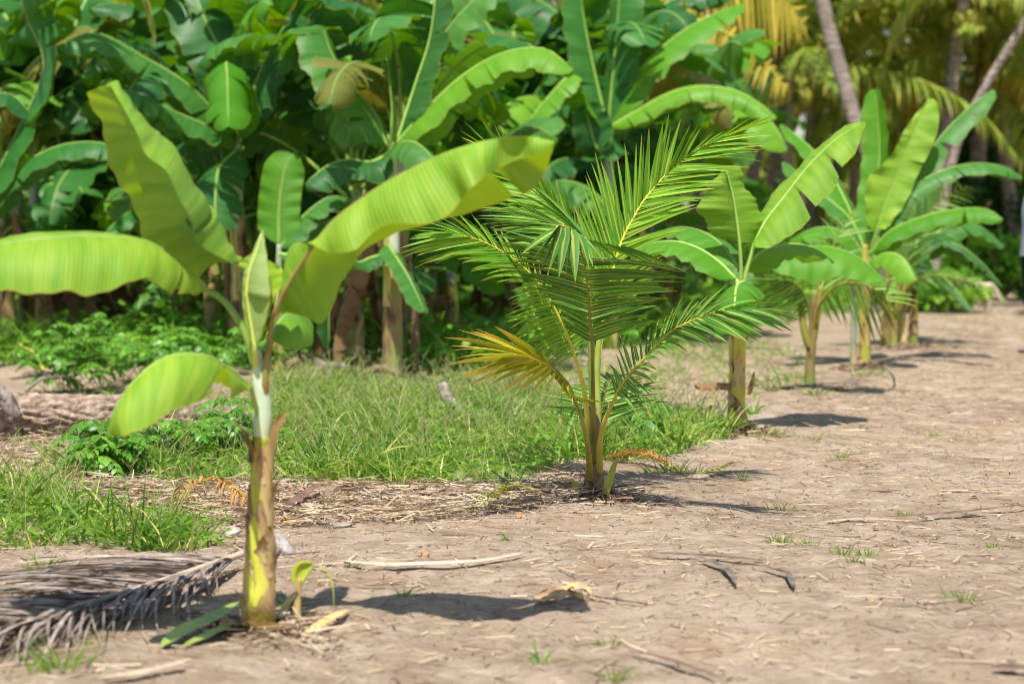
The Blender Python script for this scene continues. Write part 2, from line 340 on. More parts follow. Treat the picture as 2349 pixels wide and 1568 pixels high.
# ---------------------------------------------------------------- ground sheet
mb = MB()
def axis(a, b, fine0, fine1, step, coarse):
    l = list(np.linspace(a, fine0, coarse, endpoint=False)) + list(np.arange(fine0, fine1, step)) + list(np.linspace(fine1, b, coarse)); return np.array(l)
gx = axis(-400, 400, -5.5, 5.5, .035, 24); gy = axis(-50, 700, 5.5, 22, .05, 24)
X, Y = np.meshgrid(gx, gy)
fade = np.exp(-(np.maximum(0, np.abs(X)-5)/4)**2)*np.exp(-(np.maximum(0, Y-24)/8)**2)
clod = sum(.6*a*np.sin(X*f*math.cos(q)+Y*f*math.sin(q)+p) for a, f, q, p in [(.003, 23, .4, 1), (.0025, 31, 1.9, 2), (.002, 47, 2.6, 0), (.002, 61, .9, 4)])
Z = gz(X, Y)*1.0 + clod*fade
Z += .012*np.maximum(0, rs.rand(*X.shape)-.62)*fade
mb.grid(np.stack([X, Y, Z], -1), np.stack([X, Y, X*0], -1))
mb.build('ground', M['soil'], kind='structure')

# ---------------------------------------------------------------- banana leaves
def blade_mesh(mb, posf, nu, nv, tears, gap=.1, drop=.25, z=None, voff=0.):
    z = rs.rand() if z is None else z
    for si, side in enumerate((-1, 1)):
        cuts = [0.] + sorted(tears[si]) + [1.]
        for k in range(len(cuts)-1):
            ua, ub = cuts[k], cuts[k+1]
            if ub-ua < .004: continue
            n = max(3, int(nu*(ub-ua))+2); U, Vv = np.meshgrid(np.linspace(ua, ub, n), np.linspace(0, 1, nv+1), indexing='ij')
            t = (U-ua)/(ub-ua); gl = (gap*rs.uniform(.1, 1) if k > 0 else 0)*(ub-ua); gr = (gap*rs.uniform(.1, 1) if k < len(cuts)-2 else 0)*(ub-ua)
            Ue = U + (gl*(1-t) - gr*t)*Vv**1.5
            da = rs.uniform(-1, 1)*drop if len(cuts) > 2 else 0
            pos = posf(Ue, Vv, side, da)
            mb.grid(pos, np.stack([U, (voff+(1-voff)*Vv)*side, np.full_like(U, z)], -1))
def leaf_obj(parent, posf, mid, pet, mats, rad=.012, nu=46, nv=6, tears=((), ()), gap=.1, drop=.25, z=None, label=None, rib=True, ribfall=1., voff=0.):
    mb = MB(); blade_mesh(mb, posf, nu, nv, tears, gap, drop, z, voff)
    lo = mb.build('leaf', mats[0], parent, label=label)
    if rib:
        tb = MB(); m = samp(mid, np.linspace(0, .97, 22)); full = m if pet is None else np.vstack([cr(pet, 10)[:-1], m])
        n = len(full); r = rad*np.linspace(1, .16, n)**ribfall
        off = np.zeros((n, 3)); off[:, 2] = -r*.4
        tb.tube(full+off, r, 7); tb.build('midrib', mats[1], lo)
    return lo
def rtears(n, lo=.08, hi=.93): return tuple(sorted(rs.uniform(lo, hi, rs.poisson(n) if n else 0)) for _ in range(2))
def loft_leaf(parent, mid, ea, eb, mats, pet=None, bulge=(.15, .15), rip=.012, rf=7, **kw):
    mid = cr(PX(mid), 60); ea = cr(PX(ea), 60); eb = cr(PX(eb), 60)
    T = nrm(np.gradient(mid, axis=0)); ph = rs.uniform(0, 6, 2)
    if pet is not None: pet = PX(pet)+[mid[0]]
    def posf(u, v, side, da):
        m = samp(mid, u); e = samp(ea if side < 0 else eb, u); t = samp(T, u); d = e-m
        n = nrm(np.cross(t, d)); n = n*np.where(n[..., 2:] < 0, -1, 1); L = np.linalg.norm(d, axis=-1, keepdims=True)
        v1 = v[..., None]; b = bulge[0] if side < 0 else bulge[1]
        p = m + d*v1 + n*L*b*4*v1*(1-v1)
        p = p + n*(rip*np.sin(2*math.pi*rf*u+ph[(side+1)//2])*v**2)[..., None] + n*(rip*.35*np.sin(2*math.pi*rf*3.3*u+ph[0]+side))[..., None]*v1**1.5
        p[..., 2] -= np.abs(da)*v**1.5*L[..., 0]
        return p
    return leaf_obj(parent, posf, mid, pet, mats, **kw)
def wprof(u):
    return np.clip(u/.13, 0, 1)**.55 * np.where(u > .72, np.sqrt(np.clip(1-((u-.72)/.285)**2, 0, 1)), 1) + .01
def arc_leaf(parent, mid, W, mats, pet=None, roll=0., a=(.2, .9), b=None, rip=.06, rf=6, world=True, tw=0., **kw):
    m = cr(mid, 64); T = nrm(np.gradient(m, axis=0)); up = np.array([0, 0, 1.])
    h = T[0].copy(); h[2] = 0; h = nrm(h + 1e-6)
    upv = np.where(np.abs(T[:, 2:]) > .9, -h[None]*np.sign(T[:, 2:]), up[None]); upv = up[None]*(1-T[:, 2:]**8) - h[None]*(T[:, 2:]**7)*1.0
    B = nrm(np.cross(T, upv)); N = np.cross(B, T)
    rl = roll + tw*np.linspace(0, 1, 64); c, s = np.cos(rl)[:, None], np.sin(rl)[:, None]; B, N = B*c+N*s, N*c-B*s
    b = a if b is None else b; ph = rs.uniform(0, 6, 3)
    def posf(u, v, side, da):
        p = samp(m, u); Bq, Nq, Tq = samp(B, u), samp(N, u), samp(T, u); w = (W*wprof(u))
        a0, a1 = (a if side < 0 else b); a1 = a1 + da
        k = a1-a0; k = k if abs(k) > 1e-3 else 1e-3; th = a0 + k*v
        x = w*(np.sin(th)-math.sin(a0))/k; y = w*(-np.cos(th)+math.cos(a0))/k
        r = rip*w*np.sin(2*math.pi*rf*u+ph[(side+1)//2])*v**2 + rip*.3*w*np.sin(2*math.pi*rf*3.1*u+ph[2])*v
        return p + Bq*(side*x)[..., None] - Nq*(y-r)[..., None] + Tq*(w*.18*v)[..., None]
    return leaf_obj(parent, posf, m, pet, mats, **kw)
YG = (M['leaf_young'], M['midrib']); MG = (M['leaf_mid'], M['midrib']); FG = (M['leaf_fresh'], M['midrib']); DG = (M['leaf_deep'], M['midrib'])

def stem_tube(mb, pts, rad, k=20, bump=.05, n=40):
    p = cr(pts, n); r = np.interp(np.linspace(0, 1, n), np.linspace(0, 1, len(rad)), rad); mb.tube(p, r, k, bump=bump); return p, r
def sheath(parent, cl, rad, t0, t1, a0, a1, flare, material, lift=1.08, ragged=.12, name='sheath', pointed=1.):
    """a dried leaf-sheath shell hugging the stem between t0 and t1"""
    nu, nv = 18, 12; mb = MB(); U, Vv = np.meshgrid(np.linspace(0, 1, nu), np.linspace(-1, 1, nv), indexing='ij')
    t = t0+(t1-t0)*U; c = samp(cl, t); r = np.interp(t, np.linspace(0, 1, len(rad)), rad)
    wid = (1-pointed*U**2.2)*(1+ragged*np.sin(U*19+rs.rand()*6)); ang = (a0+a1)/2 + (a1-a0)/2*Vv*wid
    rr = r*lift + flare*U**2.5 + .002*np.sin(U*14+Vv*5)
    p = c + np.stack([np.cos(ang)*rr, np.sin(ang)*rr, np.zeros_like(rr)], -1)
    mb.grid(p, np.stack([U, Vv, U*0+rs.rand()], -1)); return mb.build(name, material, parent)

# ================================================================ HERO BANANA (front left)
base = G(592, 1436); D0 = 7.42
b1 = thing('banana_plant', base, 'nearest young banana plant with broad bright leaves on a peeling brown stem', 'banana plant', 'young banana plants along the dirt path')
mb = MB()
spts = [base-np.array([0, 0, .03]), P(594, 1400, D0), P(596, 1300, D0), P(598, 1200, D0), P(600, 1100, D0), P(600, 1000, D0)]
cl1, r1 = stem_tube(mb, spts, [.056, .052, .046, .043, .040, .035, .03], 24, .06, 50)
mb.build('pseudostem', M['stem'], b1)
mb = MB()
stem_tube(mb, [P(600, 1010, D0), P(602, 960, D0), P(599, 900, D0), P(592, 850, D0), P(590, 800, D0)], [.028, .031, .027, .02, .012], 16, .02, 20)
mb.build('petiole_bundle', M['petiole_pale'], b1)
for (t0, t1, a, wd, fl, m_) in [(0, .33, -1.3, 1.3, .004, 'sheath'), (.0, .45, -2.6, .8, .004, 'sheath'), (0, .55, -1.95, .38, .002, 'sheath_green'), (.28, .68, -1.9, .9, .006, 'sheath_green'), (.3, .62, -.7, 1.1, .012, 'sheath'),
                                 (.5, .80, -2.5, .6, .006, 'sheath_brown'), (.52, .74, -1.5, .6, .010, 'sheath_brown'), (.66, .99, -2.0, .6, .0, 'sheath_green'), (.62, 1.0, -.9, .8, .004, 'sheath'), (.80, .97, -1.5, .55, .012, 'sheath_brown'), (.18, .42, -.8, .6, .02, 'sheath'), (.36, .5, -2.2, .5, .012, 'sheath')]:
    sheath(b1, cl1, r1, t0, t1, a-wd, a+wd, fl, M[m_], 1.04+.05*rs.rand())
sheath(b1, np.array([P(598, 1060, D0), P(596, 960, D0)]), np.array([.030, .03]), 0, 1.0, math.pi-1.0, math.pi+1.2, .045, M['sheath_brown'], 1.2)
sheath(b1, np.array([P(600, 1080, D0), P(604, 945, D0)]), np.array([.034, .032]), 0, 1.1, -1.3, .6, .055, M['sheath'], 1.1)
sheath(b1, np.array([P(602, 1030, D0), P(606, 930, D0)]), np.array([.033, .03]), 0, 1.1, -.9, .8, .045, M['sheath_brown'], 1.1)
for (t0, a, m_) in [(.06, -.35, 'sheath'), (.22, -2.75, 'sheath'), (.40, -.3, 'sheath_brown'), (.58, -2.8, 'sheath_brown'), (.70, -.4, 'sheath'), (.46, -1.35, 'sheath_brown')]:
    sheath(b1, cl1, r1, t0, t0+.13, a-.5, a+.5, .03, M[m_], 1.08, .3)
loft_leaf(b1, [(541, 605, 7.36), (523, 599, 7.30), (470, 570, 7.2), (446, 550, 7.14), (440, 504, 7.10), (412, 458, 7.05), (384, 395, 7.04), (334, 354, 7.03), (311, 298, 7.06), (250, 190, 7.2)],
          [(437, 672, 7.62), (395, 622, 7.6), (345, 560, 7.55), (298, 475, 7.5), (262, 385, 7.45), (226, 290, 7.4), (205, 222, 7.35), (250, 187, 7.2)],
          [(546, 600, 7.4), (526, 548, 7.5), (482, 482, 7.5), (430, 420, 7.48), (376, 342, 7.45), (328, 288, 7.4), (268, 200, 7.25), (253, 188, 7.2)],
          YG, pet=[(585, 815, D0), (572, 740, D0), (556, 665, D0)], bulge=(.12, .1), rip=.012, rf=3.2, rad=.014, nu=80, z=.5, ribfall=7, voff=.12)
loft_leaf(b1, [(472, 662, 7.4), (440, 628, 7.3), (400, 590, 7.2), (350, 560, 7.15), (290, 547, 7.1), (200, 540, 7.05), (100, 546, 7.0), (0, 560, 7.), (-90, 600, 7.0), (-150, 660, 7.)],
          [(462, 668, 7.36), (440, 672, 7.2), (400, 668, 7.1), (335, 642, 7.02), (280, 650, 6.95), (240, 660, 6.92), (200, 671, 6.9), (150, 668, 6.88), (105, 675, 6.87), (60, 668, 6.86), (0, 655, 6.86), (-80, 670, 6.9), (-150, 665, 7.)],
          [(474, 664, 7.45), (450, 668, 7.5), (400, 660, 7.48), (340, 640, 7.45), (260, 625, 7.42), (180, 620, 7.38), (90, 625, 7.35), (0, 630, 7.3), (-90, 645, 7.2), (-150, 662, 7.)],
          YG, tears=((.22,), ()), gap=.05, drop=.04, pet=[(588, 850, D0), (566, 770, 7.42), (530, 705, 7.42), (500, 676, 7.41)], bulge=(.16, .16), rip=.012, rf=4, rad=.013, nu=80, z=.3)
loft_leaf(b1, [(622, 735, 7.38), (660, 652, 7.34), (716, 566, 7.3), (760, 508, 7.28), (820, 460, 7.24), (900, 408, 7.2), (1000, 358, 7.17), (1080, 330, 7.15), (1150, 316, 7.14), (1220, 313, 7.13), (1272, 324, 7.12)],
          [(624, 728, 7.38), (642, 680, 7.40), (652, 615, 7.42), (658, 570, 7.42), (685, 556, 7.36), (712, 560, 7.27), (760, 580, 7.2), (805, 571, 7.12), (848, 540, 7.16), (890, 515, 7.12), (960, 517, 7.08), (1010, 505, 7.07), (1042, 482, 7.07), (1056, 452, 7.08), (1085, 425, 7.), (1130, 395, 7.13), (1185, 368, 7.16), (1240, 350, 7.1), (1272, 326, 7.12)],
          [(630, 732, 7.4), (648, 716, 7.46), (700, 722, 7.43), (735, 738, 7.47), (765, 690, 7.51), (801, 622, 7.55), (850, 560, 7.57), (920, 520, 7.55), (1040, 494, 7.49), (1100, 480, 7.47), (1160, 450, 7.43), (1210, 425, 7.37), (1252, 385, 7.4), (1272, 330, 7.12)],
          (M['leaf_young'], M['midrib_red']), pet=[(602, 960, D0), (610, 850, 7.4)], bulge=(.13, .1), rip=.008, rf=3.3, rad=.015, nu=90, z=.42, ribfall=2.2, tears=((), (.72,)), gap=.04, drop=.05)
loft_leaf(b1, [(576, 886, 7.3), (540, 855, 7.2), (500, 826, 7.12), (460, 812, 7.05), (410, 811, 7.0), (360, 828, 6.95), (310, 870, 6.92), (270, 925, 6.9), (244, 990, 6.9)],
          [(572, 890, 7.26), (520, 917, 7.1), (490, 900, 7.04), (470, 915, 6.98), (420, 930, 6.9), (370, 955, 6.84), (320, 985, 6.8), (280, 1000, 6.82), (246, 992, 6.9)],
          [(577, 890, 7.35), (545, 892, 7.38), (500, 880, 7.33), (460, 885, 7.25), (410, 900, 7.2), (360, 925, 7.12), (310, 955, 7.05), (272, 982, 7.), (245, 991, 6.9)],
          YG, pet=[(600, 985, D0), (585, 925, 7.38)], bulge=(.14, .12), rip=.005, rf=5, rad=.010, nu=60, tears=((.27,), ()), gap=.25, drop=.05, z=.65)
# unfolding centre leaf with two yellow side flaps
loft_leaf(b1, [(583, 800, 7.36), (574, 740, 7.36), (566, 680, 7.36), (572, 620, 7.36), (590, 570, 7.37), (601, 527, 7.38)],
          [(582, 800, 7.35), (562, 740, 7.33), (556, 680, 7.34), (559, 630, 7.36), (580, 575, 7.37), (600, 528, 7.38)],
          [(588, 800, 7.37), (606, 745, 7.31), (619, 690, 7.30), (617, 630, 7.32), (611, 580, 7.35), (603, 528, 7.38)],
          (M['leaf_spear'], M['petiole_yellow']), pet=[(588, 850, D0), (586, 825, 7.4)], bulge=(.1, .15), rip=.002, rad=.011, nu=40, z=.6)
loft_leaf(b1, [(600, 780, 7.40), (608, 720, 7.42), (612, 660, 7.42), (612, 600, 7.42), (611, 596, 7.42)],
          [(596, 780, 7.4), (590, 720, 7.42), (565, 640, 7.45), (548, 606, 7.46), (575, 580, 7.44)],
          [(602, 780, 7.39), (625, 700, 7.36), (650, 640, 7.37), (646, 615, 7.39), (618, 598, 7.42)],
          YG, bulge=(.05, .12), rip=.003, nu=36, rib=False, z=1.)
loft_leaf(b1, [(622, 775, 7.48), (645, 730, 7.55), (672, 722, 7.62), (700, 745, 7.68), (716, 790, 7.7)],
          [(624, 780, 7.46), (640, 790, 7.45), (665, 802, 7.46), (690, 800, 7.52), (716, 791, 7.7)],
          [(623, 775, 7.5), (655, 735, 7.68), (685, 728, 7.75), (712, 750, 7.76), (717, 790, 7.7)],
          FG, pet=[(606, 900, D0), (612, 830, 7.43)], bulge=(.2, .2), rip=.003, nu=30, rad=.008, z=.8)

# dry mulch, sucker and litter things at its foot come later

# ================================================================ palm fronds
def frond_px(parent, rachis, ta, tb, mats, n=36, W=.010, u0=.25, r0=.016, sag=.06, S=7, jit=6, fold=.35, label=None, curve=0., tipdrop=0., extra=()):
    rc = cr(PX(rachis), 80); TA = cr(PX(ta), 60); TB = cr(PX(tb), 60)
    fb = MB(); rc0 = rc
    jobs = [(rc, TA, n, u0, W), (rc, TB, n, u0, W)]
    for (r_, t_, n_, u_, w_) in extra: jobs.append((cr(PX(r_), 60), cr(PX(t_), 60), n_, u_, w_))
    for (rc, TT, n, u0, W) in jobs:
        T = nrm(np.gradient(rc, axis=0))
        u = u0 + (1-u0)*np.linspace(0, 1, n)**.97; u = np.clip(u + rs.uniform(-.2, .2, n)*(1-u0)/n, 0, 1); q = (u-u0)/(1-u0)
        b = samp(rc, u); tip = samp(TT, np.clip(q, 0, 1)); sc_ = np.linalg.norm(tip-b, axis=1)
        d = b[:, 1].mean()
        tip = tip + rs.normal(0, 1, (n, 3))*np.array([1, 1.2, 1])*jit/FPX*d
        tip = b + (tip-b)*rs.uniform(.86, 1.05, (n, 1))
        t = samp(T, u); L = np.linalg.norm(tip-b, axis=1)[:, None]
        c1 = b + (tip-b)*.5 + np.array([0, 0, 1.])*L*sag + t*L*curve
        s = np.linspace(0, 1, S)[None, :, None]
        Pc = b[:, None]*(1-s)**2 + 2*c1[:, None]*s*(1-s) + tip[:, None]*s**2
        Pc[..., 2] -= ((tipdrop+.10)*L*s[..., 0]**3)*rs.rand(n, 1)**2
        N = nrm(np.cross(t, tip-b)); N = N*np.where((N[:, 1:2] > 0), -1, 1)
        N = nrm(N + rs.normal(0, .32, (n, 3)))
        pr = P_PALM(np.linspace(0, 1, S))
        fb.strips(Pc, N, 1.02*W*rs.uniform(.75, 1.15, (n, 1))*pr[None]*np.clip(L/.22, .75, 1.1), fold=fold)
    fo = fb.build('frond', mats[0], parent, label=label)
    tb_ = MB(); m = rc0; r = r0*np.concatenate([np.linspace(1, .5, 30), np.linspace(.5, .12, 50)]); tb_.tube(m, r, 8); tb_.build('rachis', mats[1], fo)
    return fo
PD = 10.7
pb = G(1363, 1138); PD = pb[1]
palm = thing('coconut_palm', pb, 'young coconut palm in sharp focus with yellow ribbed fronds on a short brown stem', 'palm')
mb = MB(); stem_tube(mb, [pb-np.array([0, 0, .04]), P(1362, 1100, PD), P(1365, 1061, PD), P(1364, 965, PD), P(1362, 930, PD)], [.050, .046, .035, .030, .027, .022], 20, .12, 34)
mb.build('stem', M['coco_fibre'], palm)
mb = MB()
for q in [[(1362, 1040), (1361, 930), (1358, 850), (1356, 780), (1352, 720)], [(1368, 1040), (1369, 930), (1368, 860), (1372, 800), (1378, 760)]]:
    stem_tube(mb, [P(x, y, PD-.0) for x, y in q], [.022, .02, .016, .012], 12, .02, 24)
mb.build('sheath', M['rachis_green'], palm)
A_ = lambda l, d: [(x, y, d) for x, y in l]
def DD(l, d0, d1): n = len(l); return [(x, y, d0+(d1-d0)*i/(n-1)) for i, (x, y) in enumerate(l)]
PY = (M['palm'], M['rachis']); PYD = (M['palm_dark'], M['rachis'])
frond_px(palm, DD([(1366, 1000), (1368, 900), (1374, 817), (1384, 736), (1400, 649), (1424, 559), (1451, 503), (1477, 460), (1518, 410), (1566, 367), (1614, 335), (1668, 312)], PD+.02, PD+.35),
         DD([(1300, 520), (1310, 460), (1320, 415), (1347, 388), (1370, 360), (1399, 343), (1435, 322), (1462, 310), (1507, 280), (1545, 272), (1584, 275), (1608, 280), (1640, 292), (1700, 282), (1758, 268)], PD+.1, PD+.3),
         DD([(1500, 640), (1520, 600), (1540, 560), (1556, 530), (1595, 475), (1633, 440), (1664, 417), (1715, 372), (1748, 345), (1758, 320), (1762, 300), (1762, 285), (1762, 272)], PD-.15, PD+.25),
         PY, n=44, W=.0118, u0=.33, r0=.017, sag=.02, S=8, jit=9)
F2R = [(1361, 1060, PD-.02), (1360, 900, PD-.10), (1358, 782, PD-.20), (1353, 734, PD-.26), (1350, 686, PD-.32), (1344, 626, PD-.42), (1341, 590, PD-.48), (1343, 562, PD-.54), (1325, 537, PD-.60), (1304, 523, PD-.66), (1284, 517, PD-.72)]
FAN = [(1425, 577, PD-.5), (1385, 566, PD-.54), (1350, 552, PD-.58), (1325, 537, PD-.62), (1304, 522, PD-.67), (1284, 517, PD-.72), (1276, 522, PD-.76), (1272, 530, PD-.78)]
frond_px(palm, F2R[:7],
         DD([(1275, 735), (1262, 700), (1225, 672), (1190, 645), (1160, 610), (1140, 575), (1125, 545), (1115, 520)], PD-.0, PD-.2),
         DD([(1487, 734), (1500, 700), (1530, 680), (1556, 652), (1565, 636), (1560, 618), (1556, 606)], PD-.2, PD-.55),
         (M['palm_dark'], M['rachis_olive']), n=27, W=.0125, u0=.56, r0=.019, sag=.05, S=8,
         extra=[(FAN[:8], DD([(1566, 614), (1530, 603), (1480, 596), (1440, 603), (1406, 606), (1380, 612), (1363, 618), (1346, 628), (1325, 637), (1310, 637), (1296, 636), (1286, 636), (1240, 622), (1230, 616), (1206, 582), (1202, 578)], PD-.62, PD-.95), 20, 0., .023),
                (FAN[2:6], DD([(1215, 395), (1165, 430), (1125, 450), (1105, 465), (1094, 490), (1094, 508), (1110, 528)], PD-.3, PD-.5), 30, 0., .0105)])
mb = MB(); mb.tube(cr(PX([F2R[6], F2R[7], (1350, 553, PD-.57), *FAN[3:7]]), 24), .006*np.linspace(1, .6, 24), 6); mb.tube(cr(PX(FAN[:4]), 16), .0035, 6); mb.build('rachis', M['rachis'], palm)
frond_px(palm, DD([(1350, 1040), (1346, 940), (1332, 860), (1305, 779), (1286, 734), (1257, 681), (1231, 645), (1197, 609), (1154, 578), (1118, 559), (1089, 547), (1040, 536)], PD, PD-.25),
         DD([(1262, 850), (1208, 797), (1188, 779), (1158, 750), (1166, 712), (1156, 668), (1115, 638), (1070, 612), (1031, 590), (964, 606), (941, 596), (916, 577), (925, 554), (947, 531)], PD-.2, PD-.35),
         DD([(1340, 800), (1340, 740), (1334, 700), (1315, 672), (1290, 650), (1262, 630), (1233, 605), (1200, 580), (1166, 545), (1132, 518), (1085, 494), (1036, 480), (980, 510), (945, 531)], PD+.1, PD-.2),
         PY, n=50, W=.0108, u0=.36, r0=.016, sag=.05, S=8)
frond_px(palm, DD([(1362, 950), (1358, 800), (1350, 640), (1322, 545), (1275, 480), (1215, 420), (1160, 370)], PD+.08, PD+.6),
         DD([(1250, 620), (1180, 570), (1120, 520), (1090, 470), (1062, 420), (1048, 370), (1053, 322), (1075, 280)], PD+.2, PD+.6),
         DD([(1395, 500), (1372, 478), (1348, 465), (1310, 436), (1274, 408), (1245, 394), (1195, 340), (1142, 290), (1092, 272)], PD+.1, PD+.6),
         PY, n=48, W=.0108, u0=.42, r0=.015, sag=.03)
frond_px(palm, DD([(1376, 1085), (1376, 1025), (1384, 974), (1403, 930), (1427, 882), (1455, 848), (1494, 805), (1530, 767), (1566, 745), (1614, 724), (1652, 713), (1700, 708)], PD-.05, PD-.6),
         DD([(1390, 850), (1403, 826), (1415, 778), (1448, 754), (1467, 750), (1506, 736), (1523, 722), (1546, 706), (1566, 690), (1604, 680), (1652, 668), (1690, 674), (1748, 679), (1790, 700), (1834, 733)], PD-.1, PD-.65),
         DD([(1454, 950), (1494, 915), (1508, 850), (1523, 818), (1549, 812), (1578, 800), (1623, 790), (1674, 783), (1712, 786), (1750, 772), (1785, 760), (1825, 764), (1840, 752)], PD-.4, PD-.8),
         PYD, n=32, W=.0118, u0=.36, r0=.016, sag=.08, S=8)
frond_px(palm, DD([(1354, 1100), (1350, 1040), (1340, 980), (1322, 925), (1298, 880), (1266, 845), (1233, 827), (1204, 817)], PD-.06, PD-.85),
         DD([(1230, 800), (1180, 775), (1130, 752), (1107, 746), (1075, 742), (1041, 745), (1030, 800), (1026, 818)], PD-.7, PD-1.0),
         DD([(1397, 929), (1354, 938), (1318, 935), (1287, 920), (1251, 917), (1206, 902), (1160, 890), (1070, 878), (1040, 850), (1028, 826)], PD-.45, PD-1.05),
         (M['palm_yellow'], M['rachis_olive']), n=15, W=.0185, u0=.50, r0=.017, sag=.07, label='yellowing lowest frond with orange dried tips')
frond_px(palm, DD([(1370, 1030), (1376, 965), (1385, 917), (1394, 875), (1398, 862)], PD+.06, PD+.3),
         DD([(1236, 935), (1240, 915), (1262, 890), (1300, 872), (1360, 855), (1392, 850)], PD+.3, PD+.4),
         DD([(1500, 925), (1535, 914), (1556, 892), (1520, 872), (1470, 862), (1410, 852)], PD+.2, PD+.35),
         PYD, n=20, W=.009, u0=.3, r0=.010, sag=.05)
for (x0, y0, x1, y1, d, w_) in [(1328, 1135, 1308, 1098, -.12, .012), (1388, 1133, 1418, 1045, -.1, .018), (1396, 1130, 1404, 1098, -.05, .01)]:
    mb = MB(); s = np.linspace(0, 1, 9)[:, None]; a, b = P(x0, y0, PD+d), P(x1, y1, PD+d-.08)
    mb.strips((a+(b-a)*s+np.array([0, 0, .015])*np.sin(s*math.pi))[None], np.array([[.3, -1, .1]]), (w_*P_LEAF(np.linspace(.25, 1, 9)))[None], fold=.3)
    mb.build('sheath', M['rachis_green'], palm)
mb = MB(); n = 260                                                # fibrous skirt at the foot
an = rs.uniform(0, 2*math.pi, n); rr = rs.uniform(.03, .07, n); bb = pb + np.stack([np.cos(an)*rr, np.sin(an)*rr, rs.uniform(-.01, .12, n)], 1)
mb.blades(bb, np.stack([np.cos(an), np.sin(an), rs.uniform(-.2, 1.5, n)], 1), np.array([0, 0, 1.]), rs.uniform(.03, .10, n), .0016, 4, .35, across=2); mb.build('fibre', M['coco_fibre'], palm)

# ================================================================ generic young banana stems with hand placed leaves
def young_banana(px, by, cy, wpx, label, stem='stem', lean=0, n_sheath=5, group='young banana plants along the dirt path', cx=None):
    b = G(px, by); d = b[1]; s = FPX/d; cx = px if cx is None else cx
    o = thing('banana_plant', b, label, 'banana plant', group)
    mb = MB(); c = P(cx, cy, d); m_ = (b+c)/2; r = wpx/2/s
    cl, rd = stem_tube(mb, [b-np.array([0, 0, .05]), b*.75+c*.25, m_, c], [r*1.15, r, r*.92, r*.8, r*.45], 18, .07, 36)
    if stem == 'two':
        mb = MB(); mb.tube(cl[:20], rd[:20]*1.04, 18, bump=.12); mb.build('pseudostem', M['stem_dark'], o); mb = MB(); mb.tube(cl[18:], rd[18:]*.9, 18, bump=.03); mb.build('upper_stem', M['stem_pale'], o)
    else: mb.build('pseudostem', M[stem], o)
    for k in range(n_sheath):
        t0 = rs.uniform(0, .55); a = rs.uniform(-2.9, -.2)
        sheath(o, cl, rd, t0, t0+rs.uniform(.2, .4), a-rs.uniform(.4, .9), a+rs.uniform(.4, .9), rs.uniform(.0, .03), M[['sheath', 'sheath_brown', 'sheath_green'][k % 3]], 1.08)
    return o, d, cl
def pl(o, pts, W, mats, d, dd=(0, 0), roll=0, a=(.2, .8), **kw):
    n = len(pts); m_ = [P(x, y, d+dd[0]+(dd[1]-dd[0])*(i/(n-1))) for i, (x, y) in enumerate(pts)]
    return arc_leaf(o, m_, W, mats, roll=roll, a=a, **kw)

b2, d2, _ = young_banana(1688, 985, 640, 40, 'young banana plant right of the sharp palm, with a yellow and black blotched stem', cx=1697, n_sheath=2)
loft_leaf(b2, A_([(1697, 556), (1690, 500), (1682, 450), (1672, 410), (1665, 386)], d2-.05), DD([(1640, 545), (1612, 500), (1600, 478), (1625, 430), (1655, 390)], d2+.15, d2+.05),
          DD([(1745, 556), (1758, 520), (1745, 480), (1718, 440), (1694, 382)], d2+.15, d2+.05), YG, pet=[(1694, 700, d2), (1700, 620, d2-.03)], bulge=(.1, .1), rip=.014, rf=3, rad=.013, z=.2)
loft_leaf(b2, DD([(1730, 560), (1757, 505), (1800, 450), (1850, 385), (1910, 325), (1950, 298), (1985, 281)], d2, d2+.25), DD([(1700, 590), (1745, 485), (1795, 422), (1845, 372), (1905, 313), (1950, 288), (1985, 279)], d2+.25, d2+.35),
          DD([(1735, 562), (1760, 560), (1820, 530), (1875, 470), (1905, 440), (1925, 405), (1935, 380), (1962, 345), (1988, 284)], d2-.15, d2+.1), YG, pet=[(1697, 700, d2), (1710, 630, d2)], bulge=(.1, .15), rip=.01, rf=4, rad=.014, tears=((), (.42, .68)), gap=.15, drop=.1, z=.1)
pl(b2, [(1690, 640), (1650, 600), (1605, 570), (1550, 553), (1490, 560), (1440, 600)], .16, FG, d2, (.05, .3), a=(.2, .9))
pl(b2, [(1692, 610), (1655, 560), (1610, 530), (1560, 520), (1510, 530)], .15, FG, d2, (.1, .8), a=(.1, .7))
pl(b2, [(1700, 650), (1705, 645), (1690, 655), (1685, 700), (1680, 760)], .15, FG, d2, (-.05, -.45), a=(.3, 1.0))
pl(b2, [(1700, 620), (1760, 570), (1840, 560), (1900, 590)], .14, FG, d2, (.1, .8), a=(.2, .9))
pl(b2, [(1684, 882), (1655, 878), (1625, 880), (1596, 880)], .05, (M['leaf_dead'], M['twig']), d2, (0, -.1), a=(.3, 1.5), rad=.006)
sh = MB(); sh2 = None
mb = MB(); s = np.linspace(0, 1, 10)[:, None]; a, b = P(1672, 905, d2-.08), P(1712, 1000, d2-.15)
mb.strips((a+(b-a)*s+np.array([.03, 0, 0])*np.sin(s*3))[None], np.array([[-.5, -1, .3]]), (.03*P_LEAF(np.linspace(.1, 1, 10)))[None], fold=.6); mb.build('sheath', M['sheath_brown'], b2)
mb = MB(); a, b = P(1716, 905, d2-.05), P(1730, 850, d2-.1)
mb.strips((a+(b-a)*s)[None], np.array([[.5, -1, .3]]), (.018*P_LEAF(np.linspace(.1, 1, 10)))[None], fold=.6); mb.build('sheath', M['sheath_brown'], b2)

